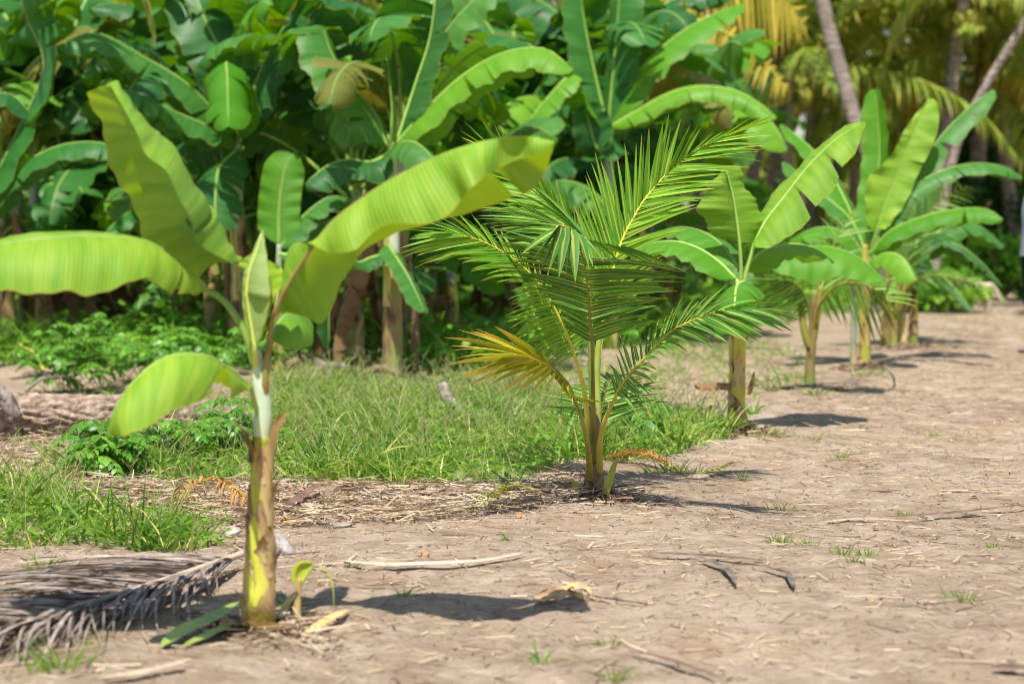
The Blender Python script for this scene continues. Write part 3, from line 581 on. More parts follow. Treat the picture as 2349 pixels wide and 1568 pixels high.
# second small palm
def small_palm(px, by, cy, label, fr, d=None, mats=(M['palm_dark'], M['rachis_olive']), W=.014, n=18):
    b = G(px, by); d = b[1]; o = thing('coconut_palm', b, label, 'palm')
    mb = MB(); stem_tube(mb, [b-np.array([0, 0, .04]), P(px+2, by-60, d), P(px+6, (by+cy)/2, d), P(px+12, cy, d)], [.042, .034, .028, .024], 12, .1, 20); mb.build('stem', M['stem_dark'], o)
    mb = MB()
    for dx in (-9, 9): stem_tube(mb, [P(px+2, by-90, d), P(px+dx*1.3, (by+cy)/2-20, d), P(px+dx*3, cy-10, d)], [.03, .026, .02], 8, .02, 14)
    mb.build('sheath', M['rachis_olive'], o)
    for (rc, tA, tB, z0, z1) in fr:
        frond_px(o, DD(rc, d, d+z1), DD(tA, d+z0, d+z1), DD(tB, d+z0, d+z1), mats, n=n, W=W, u0=.3, r0=.016, sag=.06, S=5)
    return o
p2 = small_palm(1857, 893, 665, 'small coconut palm with dark drooping leaflets under a banana leaf, second palm from the left', [
    ([(1865, 760), (1885, 690), (1930, 650), (1990, 655), (2040, 690)], [(1940, 620), (1990, 615), (2050, 640), (2100, 685), (2106, 702)], [(1920, 740), (1950, 765), (2000, 800), (2070, 756), (2080, 735)], -.1, -.5),
    ([(1862, 760), (1852, 690), (1825, 650), (1785, 640)], [(1800, 630), (1750, 625), (1700, 640), (1690, 660)], [(1830, 720), (1790, 715), (1720, 700), (1695, 690)], 0, -.2),
    ([(1866, 760), (1885, 660), (1900, 590), (1925, 540), (1950, 500)], [(1860, 600), (1850, 560), (1870, 520), (1900, 490), (1940, 480)], [(1950, 620), (1980, 590), (2000, 550), (2000, 520), (1960, 490)], .1, .6)], n=13, W=.017)

# third cluster of young bananas
b3, d3, _ = young_banana(1984, 838, 560, 26, 'young banana plant with large upright leaves and a pale orange-brown stem, mid row', 'stem')
loft_leaf(b3, DD([(2012, 525), (2035, 460), (2060, 400), (2090, 320), (2115, 260), (2136, 226)], d3, d3+.1), DD([(1995, 528), (1986, 480), (1992, 405), (2040, 360), (2082, 285), (2130, 226)], d3-.1, d3+.1),
          DD([(2030, 525), (2060, 490), (2085, 450), (2105, 400), (2150, 300), (2152, 240), (2140, 226)], d3-.1, d3+.1), YG, pet=[(1992, 640, d3), (1996, 580, d3)], bulge=(.05, .05), rip=.014, rad=.014, z=.5, tears=((.38, .7), (.52,)), gap=.05, drop=.12)
pl(b3, [(1990, 560), (2008, 450), (2018, 340), (2008, 205)], .15, FG, d3, (.1, .4), roll=.2, a=(-.3, -.5))
pl(b3, [(2000, 570), (2080, 420), (2160, 310), (2225, 245), (2275, 205)], .17, MG, d3, (.1, .5), a=(.4, .9), tears=rtears(2))
pl(b3, [(1996, 580), (2060, 460), (2130, 405), (2220, 375), (2300, 380), (2345, 405)], .15, MG, d3, (.0, .2), a=(.4, 1.2), tears=rtears(4))
pl(b3, [(1995, 585), (2040, 530), (2120, 495), (2200, 478), (2260, 478), (2300, 500)], .17, FG, d3, (-.1, -.6), a=(.4, 1.3), tears=rtears(2))
pl(b3, [(1988, 580), (1950, 500), (1880, 440), (1800, 370)], .16, MG, d3, (.1, .4), a=(.2, .7))
pl(b3, [(1986, 570), (1930, 440), (1870, 350), (1795, 285)], .14, FG, d3, (.2, .8), a=(.1, .6))
pl(b3, [(1990, 600), (1950, 540), (1890, 520), (1830, 540), (1780, 590)], .15, FG, d3, (0, .2), a=(.3, 1.0))
loft_leaf(b3, DD([(2024, 642), (1990, 605), (1940, 575), (1880, 563), (1820, 570), (1780, 590), (1750, 612)], d3-3.0, d3-3.1), DD([(2022, 646), (1985, 650), (1925, 634), (1868, 652), (1838, 640), (1805, 632), (1778, 622), (1750, 613)], d3-3.2, d3-3.3),
          DD([(2024, 645), (1990, 640), (1940, 625), (1880, 620), (1820, 622), (1780, 618), (1750, 613)], d3-2.8, d3-2.9), FG, bulge=(.15, .15), rip=.008, rad=.010, z=.3,
          pet=[(2006, 680, d3-.2), (2045, 640, d3-1.3), (2050, 640, d3-2.4)])
pl(b3, [(1998, 600), (2030, 580), (2070, 590), (2100, 640)], .16, FG, d3, (-.2, -.8), a=(.4, 1.3))
b3b, d3b, _ = young_banana(1958, 838, 600, 15, 'slim banana sucker with a thin whitish stem, left of the pale orange-brown stem', 'stem_pale', n_sheath=1)
pl(b3b, [(1958, 640), (1930, 580), (1880, 540), (1840, 545)], .12, FG, d3b, (0, -.2), a=(.3, 1.2))
pl(b3b, [(1958, 640), (1960, 560), (1975, 480)], .10, YG, d3b, (0, .1), a=(.1, .4))
# fourth cluster: thick dark stems
for (px, by, wp, lb, lv) in [(2035, 797, 26, 'banana plant with a green-brown stem, leftmost of the dark clump by the path', [([(2035, 600), (2080, 560), (2130, 590), (2150, 650)], .2, -.3), ([(2035, 600), (2020, 480), (2030, 380)], .18, .3), ([(2035, 610), (1960, 560), (1900, 580)], .18, .3)]),
                             (2068, 795, 24, 'banana plant with a dark stem, middle of the dark clump by the path', [([(2068, 600), (2120, 540), (2180, 540), (2230, 590)], .2, .2), ([(2068, 600), (2090, 480), (2140, 420)], .18, .6)]),
                             (2095, 792, 22, 'banana plant with leaves drooping over the path, rightmost of the dark clump', [([(2095, 620), (2150, 560), (2200, 563), (2250, 600), (2300, 655)], .07, -.2), ([(2095, 630), (2140, 620), (2180, 650), (2236, 716)], .07, -.6), ([(2095, 600), (2150, 530), (2230, 510), (2300, 560)], .2, .4)])]:
    o, d, _ = young_banana(px, by, 610, wp, lb, 'stem_dark', n_sheath=4)
    for q, W, z in lv: pl(o, q, W, (M['leaf_mid'] if W > .15 else M['leaf_deep'], M['midrib']), d, (0, z), a=(.3, 1.1), tears=rtears(2))
p3 = small_palm(2050, 800, 660, 'small coconut palm with pale arching fronds among the banana clump beside the path', [
    ([(2050, 740), (2080, 660), (2140, 632), (2200, 640), (2250, 655)], [(2100, 625), (2150, 615), (2200, 622), (2250, 640), (2270, 655)], [(2110, 680), (2150, 665), (2200, 668), (2240, 668), (2270, 660)], -.2, -.6),
    ([(2050, 740), (2080, 580), (2120, 500), (2170, 450), (2220, 430)], [(2040, 520), (2070, 460), (2120, 410), (2180, 400), (2220, 420)], [(2150, 560), (2190, 530), (2220, 490), (2240, 460), (2235, 440)], -.2, -.3),
    ([(2050, 740), (2020, 640), (1990, 600), (1930, 590), (1880, 620)], [(2000, 590), (1970, 560), (1920, 550), (1870, 570), (1860, 600)], [(2000, 680), (1970, 670), (1930, 660), (1900, 650), (1880, 640)], 0, -.3)])

# ================================================================ banana plantation behind
def walk(start, az, e0, L, droop, n=12, wob=.05):
    p = np.array(start, float); e = e0; pts = [p.copy()]; az0 = az
    for i in range(n):
        d = np.array([math.cos(az0)*math.cos(e), math.sin(az0)*math.cos(e), math.sin(e)]); p = p+d*L/n; pts.append(p.copy())
        e -= droop/n*(.5+1.2*i/n); az0 += rs.normal(0, wob)
    return pts
def proto_banana(H, nl, seed, matsets, stem='stem_dark', r=.085):
    global rs; keep = rs; rs = np.random.RandomState(seed)
    o = thing('banana_plant', (0, 0, 0))
    mb = MB(); lean = rs.uniform(-.12, .12, 2); cl, rd = stem_tube(mb, [(0, 0, -.08), (lean[0]*.3, lean[1]*.3, H*.35), (lean[0], lean[1], H*.7)], [r*1.2, r, r*.8], 16, .12, 22)
    mb.build('pseudostem', M[stem], o)
    mb = MB(); stem_tube(mb, [(lean[0], lean[1], H*.66), (lean[0]*1.1, lean[1]*1.1, H*.85), (lean[0]*1.2, lean[1]*1.2, H)], [r*.82, r*.65, r*.4], 12, .03, 12); mb.build('upper_stem', M['stem_pale'], o)
    for k in range(4):
        a = rs.uniform(0, 6.28); t0 = rs.uniform(.05, .5); sheath(o, cl, rd, t0, t0+.4, a-.8, a+.8, rs.uniform(.01, .08), M['sheath_brown' if k % 2 else 'sheath'], 1.06)
    top = np.array([lean[0]*1.2, lean[1]*1.2, H*.97]); az = rs.uniform(0, 6.28)
    for i in range(nl):
        az += 2.4+rs.normal(0, .25); f = i/(nl-1); e0 = R(84-46*f); Lp = .42+.15*f; L = rs.uniform(1.35, 1.85)*(1-.15*(f < .2)); 
        pet = walk(top-np.array([0, 0, .12*f]), az, e0+.15, Lp, .15, 4); mid = walk(pet[-1], az, e0, L, rs.uniform(.9, 1.7)+.8*f, 12)
        ms = matsets[rs.randint(len(matsets))] if f < .85 else matsets[-1]
        arc_leaf(o, mid, rs.uniform(.24, .31), ms, pet=pet, roll=rs.normal(0, .25), a=(rs.uniform(-.1, .3), rs.uniform(.6, 1.2)), b=(rs.uniform(-.1, .3), rs.uniform(.6, 1.2)),
                 tears=rtears(5+13*f), gap=.24, drop=.6+.6*f, rad=.020, nu=40, nv=5, tw=rs.normal(0, .4), rip=.08)
    for i in range(4 if H > 1 else 1):                     # low green leaves drooping from the stem
        az = rs.uniform(0, 6.28); st_ = np.array([lean[0], lean[1], H*rs.uniform(.55, .9)]); pet = walk(st_, az, rs.uniform(.1, .8), .3, .3, 4); mid = walk(pet[-1], az, rs.uniform(-.2, .5), rs.uniform(.8, 1.3), rs.uniform(.8, 1.5), 10)
        arc_leaf(o, mid, rs.uniform(.16, .24), matsets[rs.randint(len(matsets))], pet=pet, roll=rs.normal(0, .5), a=(.2, 1.0), tears=rtears(6), gap=.16, drop=.6, rad=.014, nu=30, nv=4, tw=rs.normal(0, .6), rip=.1)
    for i in range(3):                                     # dead hanging leaves
        az = rs.uniform(0, 6.28); pet = walk(top-np.array([0, 0, .35+.2*i]), az, -.1, .25, 1.0, 4); mid = walk(pet[-1], az, -1.1, rs.uniform(.8, 1.2), .5, 8)
        arc_leaf(o, mid, .12, (M['leaf_dead'], M['twig']), pet=pet, a=(.8, 1.9), tears=rtears(4), drop=.5, rad=.012, nu=24, nv=3, rip=.2)
    rs = keep; return o
OG = (M['leaf_old'], M['midrib'])
protos = [proto_banana(1.75, 11, 11, [DG, MG, DG, MG, OG]), proto_banana(1.95, 12, 23, [MG, MG, DG, FG, DG]), proto_banana(1.5, 10, 37, [MG, FG, MG, DG]), proto_banana(2.1, 11, 51, [DG, MG, MG, OG]), proto_banana(.85, 9, 64, [FG, FG, MG, MG], 'stem', .06)]
used = [False]*5
PLACES = [  # px, base_y, proto, scale, rotation, label
 (18, 800, 0, 1.0, .3, 'banana plant with a dark brown stem at the left edge of the picture'),
 (68, 786, 1, .95, 2.0, 'banana plant with an orange-brown stem, second of the four stems at the left edge'),
 (108, 788, 2, 1.05, 4.0, 'banana plant with an olive-brown stem, third of the four stems at the left edge'),
 (140, 778, 3, .9, 1.0, 'banana plant with a dark stem, rightmost of the four stems at the left edge'),
 (488, 806, 3, .92, 2.7, 'dark green banana stem just left of the nearest plant\'s pale petioles'),
 (545, 822, 1, 1.0, .9, 'banana plant with a tall pale upper stem directly behind the nearest young banana'),
 (808, 835, 2, 1.0, 5.2, 'banana plant with shaggy brown dead sheaths, left of the stout pale-topped stem'),
 (905, 852, 0, 1.06, 3.4, 'stout banana plant with whitish upper stem and brown foot, nearest of the plantation edge'),
 (1128, 788, 1, .9, 4.4, 'banana plant with a shaggy brown stem, behind the left fronds of the sharp palm'),
 (1165, 770, 4, 1.2, 1.7, 'slim banana plant with a pale stem beside the shaggy one behind the sharp palm'),
 (1396, 782, 3, 1.0, 5.6, 'tall banana plant with a dark brown stem right behind the sharp palm\'s stem'),
 (250, 765, 1, 1.0, 1.2, 'banana plant in shade between the left edge clump and the nearest plant'),
 (370, 752, 3, 1.05, 3.0, 'banana plant with fan-like hanging leaf above the upright front leaf'),
 (640, 760, 0, 1.05, 5.0, 'banana plant behind the nearest plant\'s red-brown petiole'),
 (735, 752, 4, 1.5, .2, 'shorter banana plant with fresh leaves behind the base of the long right-hand leaf'),
 (1010, 762, 3, 1.0, 2.2, 'banana plant behind the middle of the long right-hand leaf'),
 (1260, 755, 2, 1.1, .5, 'banana plant behind the left fronds and the tip of the long leaf'),
 (1520, 752, 4, 1.45, 3.3, 'small fresh banana plant at the right end of the plantation edge'),
]
bananas = []
def place(k, px, by, s, rot, label, group):
    o = protos[k] if not used[k] else copy_tree(protos[k]); used[k] = True
    g = G(px, by); o.location = tuple(g); o.scale = (s, s, s); o.rotation_euler = (0, 0, rot); tag(o, label, 'banana plant', group); return o
for i, (px, by, k, s, rot, lb) in enumerate(PLACES): bananas.append(place(k, px, by, s, rot, lb, 'banana plants at the edge of the plantation'))
deep = [(-60, 725), (60, 712), (180, 705), (300, 715), (430, 702), (560, 712), (690, 700), (800, 708), (910, 700), (1060, 712), (1170, 700), (1290, 712), (1400, 702), (1500, 708),
        (0, 668), (130, 660), (260, 668), (390, 660), (520, 668), (650, 660), (780, 668), (900, 660), (1030, 668), (1160, 662), (1280, 668), (1400, 660), (1560, 690)]
short = [(195, 790), (300, 782), (420, 788), (590, 800), (700, 785), (755, 800), (1000, 790), (1055, 802), (1225, 788), (1310, 775), (450, 735), (720, 732), (960, 735), (1215, 735), (1450, 742), (100, 690), (500, 680), (880, 685), (1240, 680)]
for i, (px, by) in enumerate(short):
    place(4 if i % 4 else 2, px+rs.uniform(-15, 15), by, rs.uniform(.85, 1.35), rs.uniform(0, 6.28), 'short banana plant filling the gaps between the tall stems of the plantation', 'short banana plants in the plantation')
deep = [q for i, q in enumerate(deep) if (i % 4 == 0 if q[1] > 695 else i % 6 != 1)]
for i, (px, by) in enumerate(deep):
    place([0, 3, 1, 2, 3, 1, 0][i % 7], px+rs.uniform(-25, 25), by, rs.uniform(1.0, 1.25), rs.uniform(0, 6.28), 'tall banana plant deep in the shaded rows behind the plantation edge', 'banana plants deep in the plantation')

# hand placed leaves of the plants just behind (their look is legible in the photograph)
def extra(label, px, by, cy, leaves, wpx=40, stem='two', cx=None):
    o, d, cl = young_banana(px, by, cy, wpx, label, stem, n_sheath=3, group='banana plants at the edge of the plantation', cx=cx)
    for (pts, W, mats, dd, a, tr, roll) in leaves: pl(o, pts, W, mats, d, dd, a=a, tears=rtears(tr), roll=roll, rad=.016, gap=.08, drop=.3)
    return o
extra('banana plant at the upper left with a torn leaf and a fan-like hanging leaf', 545, 838, 330, [
    ([(545, 330), (480, 290), (400, 255), (320, 215), (270, 205)], .25, MG, (0, -.6), (.3, 1.3), 6, 0),
    ([(545, 320), (540, 200), (520, 140), (522, 190), (524, 290)], .26, FG, (0, -1.1), (.35, 1.2), 5, 0),
    ([(540, 330), (450, 210), (330, 130), (220, 75), (130, 105)], .28, MG, (.2, -.4), (.3, 1.4), 6, 0),
    ([(548, 330), (590, 180), (640, 80), (700, -20)], .3, DG, (.1, .3), (.2, .8), 2, 0),
    ([(545, 340), (505, 380), (495, 430), (492, 520)], .24, DG, (-.1, -.8), (.3, 1.0), 5, 0),
    ([(548, 320), (545, 200), (460, 20), (450, -80)], .3, DG, (.1, .6), (.1, .5), 1, 0)], 34)
extra('banana plant with pale green petioles and a long arching lit leaf, top centre', 900, 868, 340, [
    ([(900, 340), (960, 270), (1040, 190), (1120, 135), (1200, 110), (1260, 115), (1315, 160)], .27, FG, (.1, -.4), (.3, 1.35), 2, 0),
    ([(890, 340), (860, 260), (800, 190), (760, 120), (740, 60)], .3, MG, (.1, .3), (.1, .8), 2, 0),
    ([(895, 340), (900, 250), (890, 160), (885, 110)], .05, MG, (0, 0), (.1, .4), 0, 0),
    ([(905, 340), (950, 200), (985, 90), (1000, -20), (1000, -60)], .25, DG, (.1, .3), (.2, .6), 3, 0),
    ([(895, 350), (850, 370), (800, 365), (750, 380), (700, 420)], .22, DG, (0, -.3), (.4, 1.3), 6, 0),
    ([(905, 345), (925, 325), (960, 330), (1000, 370)], .2, MG, (0, -.6), (.3, 1.1), 4, 0),
    ([(890, 560), (910, 590), (940, 640), (975, 715)], .12, MG, (-.2, -.6), (.2, .6), 1, .3),
    ([(888, 580), (850, 590), (820, 600), (790, 580)], .12, DG, (-.1, -.4), (.3, 1.0), 1, 0)], 42)
extra('banana plant with one leaf arching right above the sharp palm\'s top frond', 1395, 800, 290, [
    ([(1400, 290), (1450, 260), (1530, 215), (1600, 197), (1680, 205), (1740, 235), (1782, 268)], .2, FG, (0, -.5), (.35, 1.4), 7, 0),
    ([(1395, 290), (1460, 170), (1540, 90), (1620, 40), (1700, 8)], .3, FG, (.1, .3), (.2, .9), 6, 0),
    ([(1390, 300), (1360, 260), (1330, 200), (1310, 170), (1250, 230), (1190, 310)], .2, FG, (0, -.4), (.2, .9), 4, 0),
    ([(1390, 300), (1400, 330), (1370, 340), (1340, 240)], .2, DG, (0, -.2), (.1, .5), 1, 0),
    ([(1395, 290), (1410, 120), (1420, 0), (1420, -60)], .25, MG, (.1, .3), (.2, .6), 5, 0),
    ([(1395, 300), (1350, 100), (1330, -20)], .25, MG, (.1, .3), (.2, .8), 4, 0)], 38)
extra('banana plant with a lit folded leaf hanging at the left edge of the picture', -40, 850, 520, [
    ([(-60, 520), (0, 430), (70, 365), (150, 330), (240, 328), (300, 360)], .2, MG, (.2, -.2), (.4, 1.4), 3, 0),
    ([(-60, 500), (40, 300), (100, 150), (60, 40), (40, -40)], .25, MG, (.1, .3), (.2, .8), 3, 0),
    ([(-60, 500), (-40, 250), (20, 215), (80, 270)], .2, DG, (.1, .1), (.3, 1.1), 3, 0)], 46, 'stem_dark')
extra('short banana plant with one upright spoon-shaped leaf behind the nearest stem', 640, 850, 560, [
    ([(640, 560), (640, 480), (650, 400), (668, 352)], .17, FG, (0, .1), (.0, -.3), 0, 0),
    ([(640, 570), (690, 500), (760, 450), (820, 470)], .18, MG, (0, .2), (.3, 1.1), 2, 0),
    ([(640, 580), (720, 600), (750, 680), (755, 800)], .16, DG, (-.1, -.2), (.2, .6), 1, 0)], 26)

# ================================================================ coconut grove far right
def frond_gen(parent, start, az, e0, L, droop, mats, n=42, hang=.5, W=.034, LL=.8, S=5):
    rc = np.array(walk(start, az, e0, L, droop, 14, .02)); rc = cr(rc, 50); T = nrm(np.gradient(rc, axis=0)); fb = MB()
    for side in (-1, 1):
        u = np.linspace(.16, .995, n)+rs.uniform(-.008, .008, n); b = samp(rc, u); t = samp(T, u)
        B = nrm(np.cross(t, [0, 0, 1.]))*side; N = nrm(np.cross(B*side, t)); th = np.interp(u, [0, .5, 1], [1.15, .95, .35])+rs.normal(0, .07, n)
        d0 = t*np.cos(th)[:, None] + B*np.sin(th)[:, None]*.9 + N*.12*rs.normal(1, .6, (n, 1)) - np.array([0, 0, 1.])*hang*.35
        L_ = LL*np.interp(u, [0, .3, .7, 1], [.6, 1, .8, .35])*rs.uniform(.75, 1.1, n)
        fb.blades(b, d0, nrm(N+rs.normal(0, .25, (n, 3))), L_, W*rs.uniform(.8, 1.2, n), S, hang*rs.uniform(.5, 1.3, n), prof=P_PALM, fold=.3, across=3 if S > 4 else 2)
    fo = fb.build('frond', mats[0], parent); tb = MB(); tb.tube(rc[::3], .03*np.linspace(1, .15, len(rc[::3])), 6); tb.build('rachis', mats[1], fo); return fo
def proto_coco(H, nf, seed, lean, golden=.3, dead=3):
    global rs; keep = rs; rs = np.random.RandomState(seed); o = thing('coconut_palm', (0, 0, 0))
    mb = MB(); t = np.linspace(0, 1, 40); p = np.stack([lean*t**1.3, 0*t, H*t-.1], 1); r = .13+.09*np.exp(-t*14)-.03*t; r = r*(1+.05*(np.arange(40) % 2)); mb.tube(p, r, 12, bump=.05); mb.build('trunk', M['coco_bark'], o)
    top = p[-1]; az = rs.uniform(0, 6)
    for i in range(nf):
        az += 2.4+rs.normal(0, .2); f = i/(nf-1); e0 = R(78-95*f)+rs.normal(0, .08); q = rs.rand()
        ms = (M['palm_far_brown'], M['twig']) if i >= nf-dead else ((M['palm_far_yellow'], M['rachis']) if q < golden*f*1.6 else (M['palm_far'], M['rachis_olive']))
        frond_gen(o, top, az, e0, rs.uniform(2.9, 3.8), rs.uniform(1.1, 1.7)*(1-.3*f), ms, hang=rs.uniform(.3, .7)+.2*f)
    for k in range(5):
        a = rs.uniform(0, 6.28); c = top+np.array([math.cos(a)*.25, math.sin(a)*.25, -.35-.1*rs.rand()]); fb = MB(); tt = np.linspace(-1, 1, 9); fb.tube(c+np.stack([0*tt, 0*tt, .15*tt], 1), .12*np.sqrt(np.clip(1-tt**2, .02, 1)), 10); fb.build('coconut', M['fruit'], o)
    rs = keep; return o
cprot = [proto_coco(4.6, 19, 5, .5, .16, 0), proto_coco(3.3, 17, 6, .2, .28, 0), proto_coco(5.6, 17, 9, 1.2, .16, 1)]
cused = [False]*3
CP = [(2130, 668, 0, 1.0, .0, 'coconut palm with a pale fan crown and shaded trunk in the upper right grove'), (1790, 668, 1, 1.05, 1.0, None), (1690, 660, 2, .85, .5, None), (1880, 640, 1, 1.2, 4.0, None), (2230, 656, 1, 1.1, 5.2, None), (2330, 662, 0, .95, 3.0, None), 
      (1600, 650, 1, 1.1, 3.6, None), (1760, 618, 0, 1.15, 5.5, None), (2290, 615, 1, 1.4, 3.8, None), (1960, 612, 2, 1.1, 4.6, None), (1650, 612, 1, 1.4, 2.6, None), (1850, 606, 1, 1.5, .8, None),
      (2400, 640, 1, 1.2, .9, None), (1540, 625, 0, 1.1, 1.1, None), (1440, 618, 1, 1.3, 5.1, None), (1330, 615, 0, 1.1, 3.1, None), (1200, 618, 2, .9, .2, None), (1050, 615, 0, 1.2, 2.5, None),
      (900, 612, 1, 1.5, .9, None), (760, 615, 0, 1.2, 4.5, None), (610, 612, 1, 1.5, 3.5, None), (450, 615, 0, 1.2, 1.5, None), (300, 612, 1, 1.4, 5.8, None), (60, 612, 0, 1.2, 2.9, None)]
cocos = []
for (px, by, k, s, rot, lb) in CP:
    o = cprot[k] if not cused[k] else copy_tree(cprot[k]); cused[k] = True; g = G(px, by); o.location = (g[0], g[1], 0); o.scale = (s,)*3; o.rotation_euler = (0, 0, rot)
    lb = lb or ('coconut palm far behind the banana plantation, mostly hidden by banana leaves' if px < 1580 else 'coconut palm with hanging olive and golden fronds in the blurred grove behind the path')
    tag(o, lb, 'palm', 'coconut palms of the far grove' if px > 1580 else 'coconut palms behind the plantation')
# leaning bare trunks seen whole, built one by one
def trunk_palm(pts, d0, d1, wpx, label, nf=9, seed=3, crown=True):
    global rs; n = len(pts); q = [P(x, y, d0+(d1-d0)*i/(n-1)) for i, (x, y) in enumerate(pts)]; q[0][2] = float(gz(q[0][0], q[0][1]))-.1
    o = thing('coconut_palm', q[0], label, 'palm'); mb = MB(); c = cr(q, 60); w_ = wpx/2/FPX*d0; r = w_*(1.0+.5*np.exp(-np.linspace(0, 1, 60)*18)-.15*np.linspace(0, 1, 60))*(1+.04*(np.arange(60) % 2))
    mb.tube(c, r, 16, bump=.06); mb.build('trunk', M['coco_bark'], o)
    if crown:
        keep = rs; rs = np.random.RandomState(seed); az = 0
        for i in range(nf):
            az += 2.4; f = i/(nf-1); frond_gen(o, c[-1], az, R(75-80*f), 3.4, 1.3, ((M['palm_far_yellow'] if i % 4 == 2 else M['palm_far']), M['rachis_olive']), n=36, hang=.5)
        rs = keep
    return o
trunk_palm([(2035, 700), (2000, 400), (1960, 270), (1925, 150), (1890, 20), (1850, -180), (1830, -420)], 31, 32, 37, 'tall coconut palm with a thick grey trunk leaning left across the upper right', 10, 3)
trunk_palm([(2130, 700), (2185, 370), (2260, 200), (2349, 55), (2440, -90), (2520, -200)], 31, 30, 20, 'thin grey coconut palm trunk leaning right towards the top right corner', 9, 4)
trunk_palm([(1622, 680), (1622, 400), (1625, 200), (1628, 60), (1630, -250)], 36, 36, 30, 'coconut palm with a straight vertical grey trunk, above the sharp palm\'s top frond', 9, 5)
trunk_palm([(1915, 690), (1918, 420), (1925, 250), (1938, 60), (1942, -200)], 40, 40, 22, 'coconut palm with a slim vertical trunk just left of the thick leaning one', 9, 6)
trunk_palm([(1280, 700), (1282, 480), (1280, 330), (1275, 100), (1272, -200)], 30, 30, 30, 'palm with a brown trunk behind the tip of the long front leaf', 8, 7)
trunk_palm([(385, 700), (388, 300), (392, 50), (395, -250)], 29, 29, 24, 'palm with a grey-brown trunk showing between leaves at the top left', 8, 8)
trunk_palm([(-40, 845), (-70, 700), (-160, 300), (-300, -200), (-420, -500)], 19.2, 19.5, 60, 'coconut palm with a flared grey root foot cut by the left edge of the picture', 8, 9)
for x, by in [(2228, 640), (2262, 645), (2310, 650)]:
    trunk_palm([(x, by), (x+6, 450), (x+2, 330), (x-8, 100), (x-10, -120)], dep(by), dep(by), 13, 'thin bare palm trunk standing in the shade at the far right', 5, int(x))['group'] = 'thin bare trunks at the far right'
# a golden frond hanging by the straight trunk
def loose_frond(o, rachis, d, ta, tb, mats, n=34, W=.02): return frond_px(o, A_(rachis, d), A_(ta, d-.1), A_(tb, d+.2), mats, n=n, W=W, u0=.15, r0=.03, sag=.02, S=5)
yp = trunk_palm([(1500, 690), (1480, 400), (1460, 200), (1455, 60)], 27, 27, 24, 'palm whose golden frond arches down between the plantation and the grove', 4, 12, crown=False)
YW = (M['palm_far_yellow'], M['rachis'])
loose_frond(yp, [(1455, 60), (1520, 25), (1600, 45), (1690, 90), (1760, 150), (1803, 205)], 26.5, [(1470, 160), (1560, 190), (1650, 160), (1700, 190), (1760, 230), (1808, 215)], [(1520, -10), (1600, 20), (1680, 60), (1740, 110), (1790, 160), (1806, 205)], YW)
loose_frond(yp, [(1455, 60), (1560, -30), (1680, -60), (1780, -20), (1845, 60)], 27.5, [(1560, 90), (1640, 100), (1720, 120), (1790, 130), (1850, 90)], [(1600, -60), (1700, -100), (1790, -70), (1840, 0), (1850, 60)], YW)
loose_frond(yp, [(1455, 60), (1440, 10), (1400, -10), (1330, 30), (1290, 120)], 27., [(1440, 120), (1400, 150), (1350, 160), (1320, 170), (1290, 140)], [(1400, -60), (1350, -40), (1300, 10), (1270, 60), (1280, 120)], (M['palm_far'], M['rachis_olive']))

# dense masses: bushes at right edge, wood at the back
def clump_mass(name, n, cx, cy, cz, sx, sy, sz, L, material, **tg):
    mb = MB(); k = 26; cc = rs.normal(0, 1, (k, 3)); cc = nrm(cc)*rs.uniform(.3, 1, (k, 1)); i = rs.randint(0, k, n)
    p = cc[i] + rs.normal(0, .26, (n, 3)); p = p*np.array([sx, sy, sz])+np.array([cx, cy, cz]); p[:, 2] = np.maximum(p[:, 2], .02)
    mb.blades(p, rs.normal(0, 1, (n, 3))+np.array([0, 0, .2]), nrm(rs.normal(0, 1, (n, 3))+np.array([0, 0, .8])), rs.uniform(.6, 1.2, n)*L, L*.3, 4, .15, prof=P_LEAF, across=2); return mb.build(name, material, **tg)
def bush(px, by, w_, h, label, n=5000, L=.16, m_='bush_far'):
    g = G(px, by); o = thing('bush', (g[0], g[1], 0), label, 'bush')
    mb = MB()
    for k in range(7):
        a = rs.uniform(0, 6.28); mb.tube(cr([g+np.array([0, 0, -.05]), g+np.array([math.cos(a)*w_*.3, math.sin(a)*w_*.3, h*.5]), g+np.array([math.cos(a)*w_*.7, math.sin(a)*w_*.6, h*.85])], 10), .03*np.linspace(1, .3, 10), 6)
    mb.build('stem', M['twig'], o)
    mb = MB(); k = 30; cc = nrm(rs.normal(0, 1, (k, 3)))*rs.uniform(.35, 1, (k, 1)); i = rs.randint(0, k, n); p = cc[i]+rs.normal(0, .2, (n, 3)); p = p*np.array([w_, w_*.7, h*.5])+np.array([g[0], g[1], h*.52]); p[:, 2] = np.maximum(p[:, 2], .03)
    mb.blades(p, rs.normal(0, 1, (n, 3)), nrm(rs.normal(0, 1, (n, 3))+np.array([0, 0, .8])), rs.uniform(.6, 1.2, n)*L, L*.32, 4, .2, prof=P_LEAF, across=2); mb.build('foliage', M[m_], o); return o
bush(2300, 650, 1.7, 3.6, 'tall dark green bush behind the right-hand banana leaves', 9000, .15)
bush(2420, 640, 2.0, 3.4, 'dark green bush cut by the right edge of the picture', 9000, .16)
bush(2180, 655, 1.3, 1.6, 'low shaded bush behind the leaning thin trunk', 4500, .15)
bush(1800, 690, 1.0, .9, 'low yellow-green bush left of the grove\'s trunks', 3500, .13, 'under')
bush(2300, 685, .8, .8, 'low bright bush beyond the dog by the path', 3500, .12, 'under')
bush(2120, 720, .7, .5, 'small leafy bush behind the banana clump', 2500, .10, 'under')
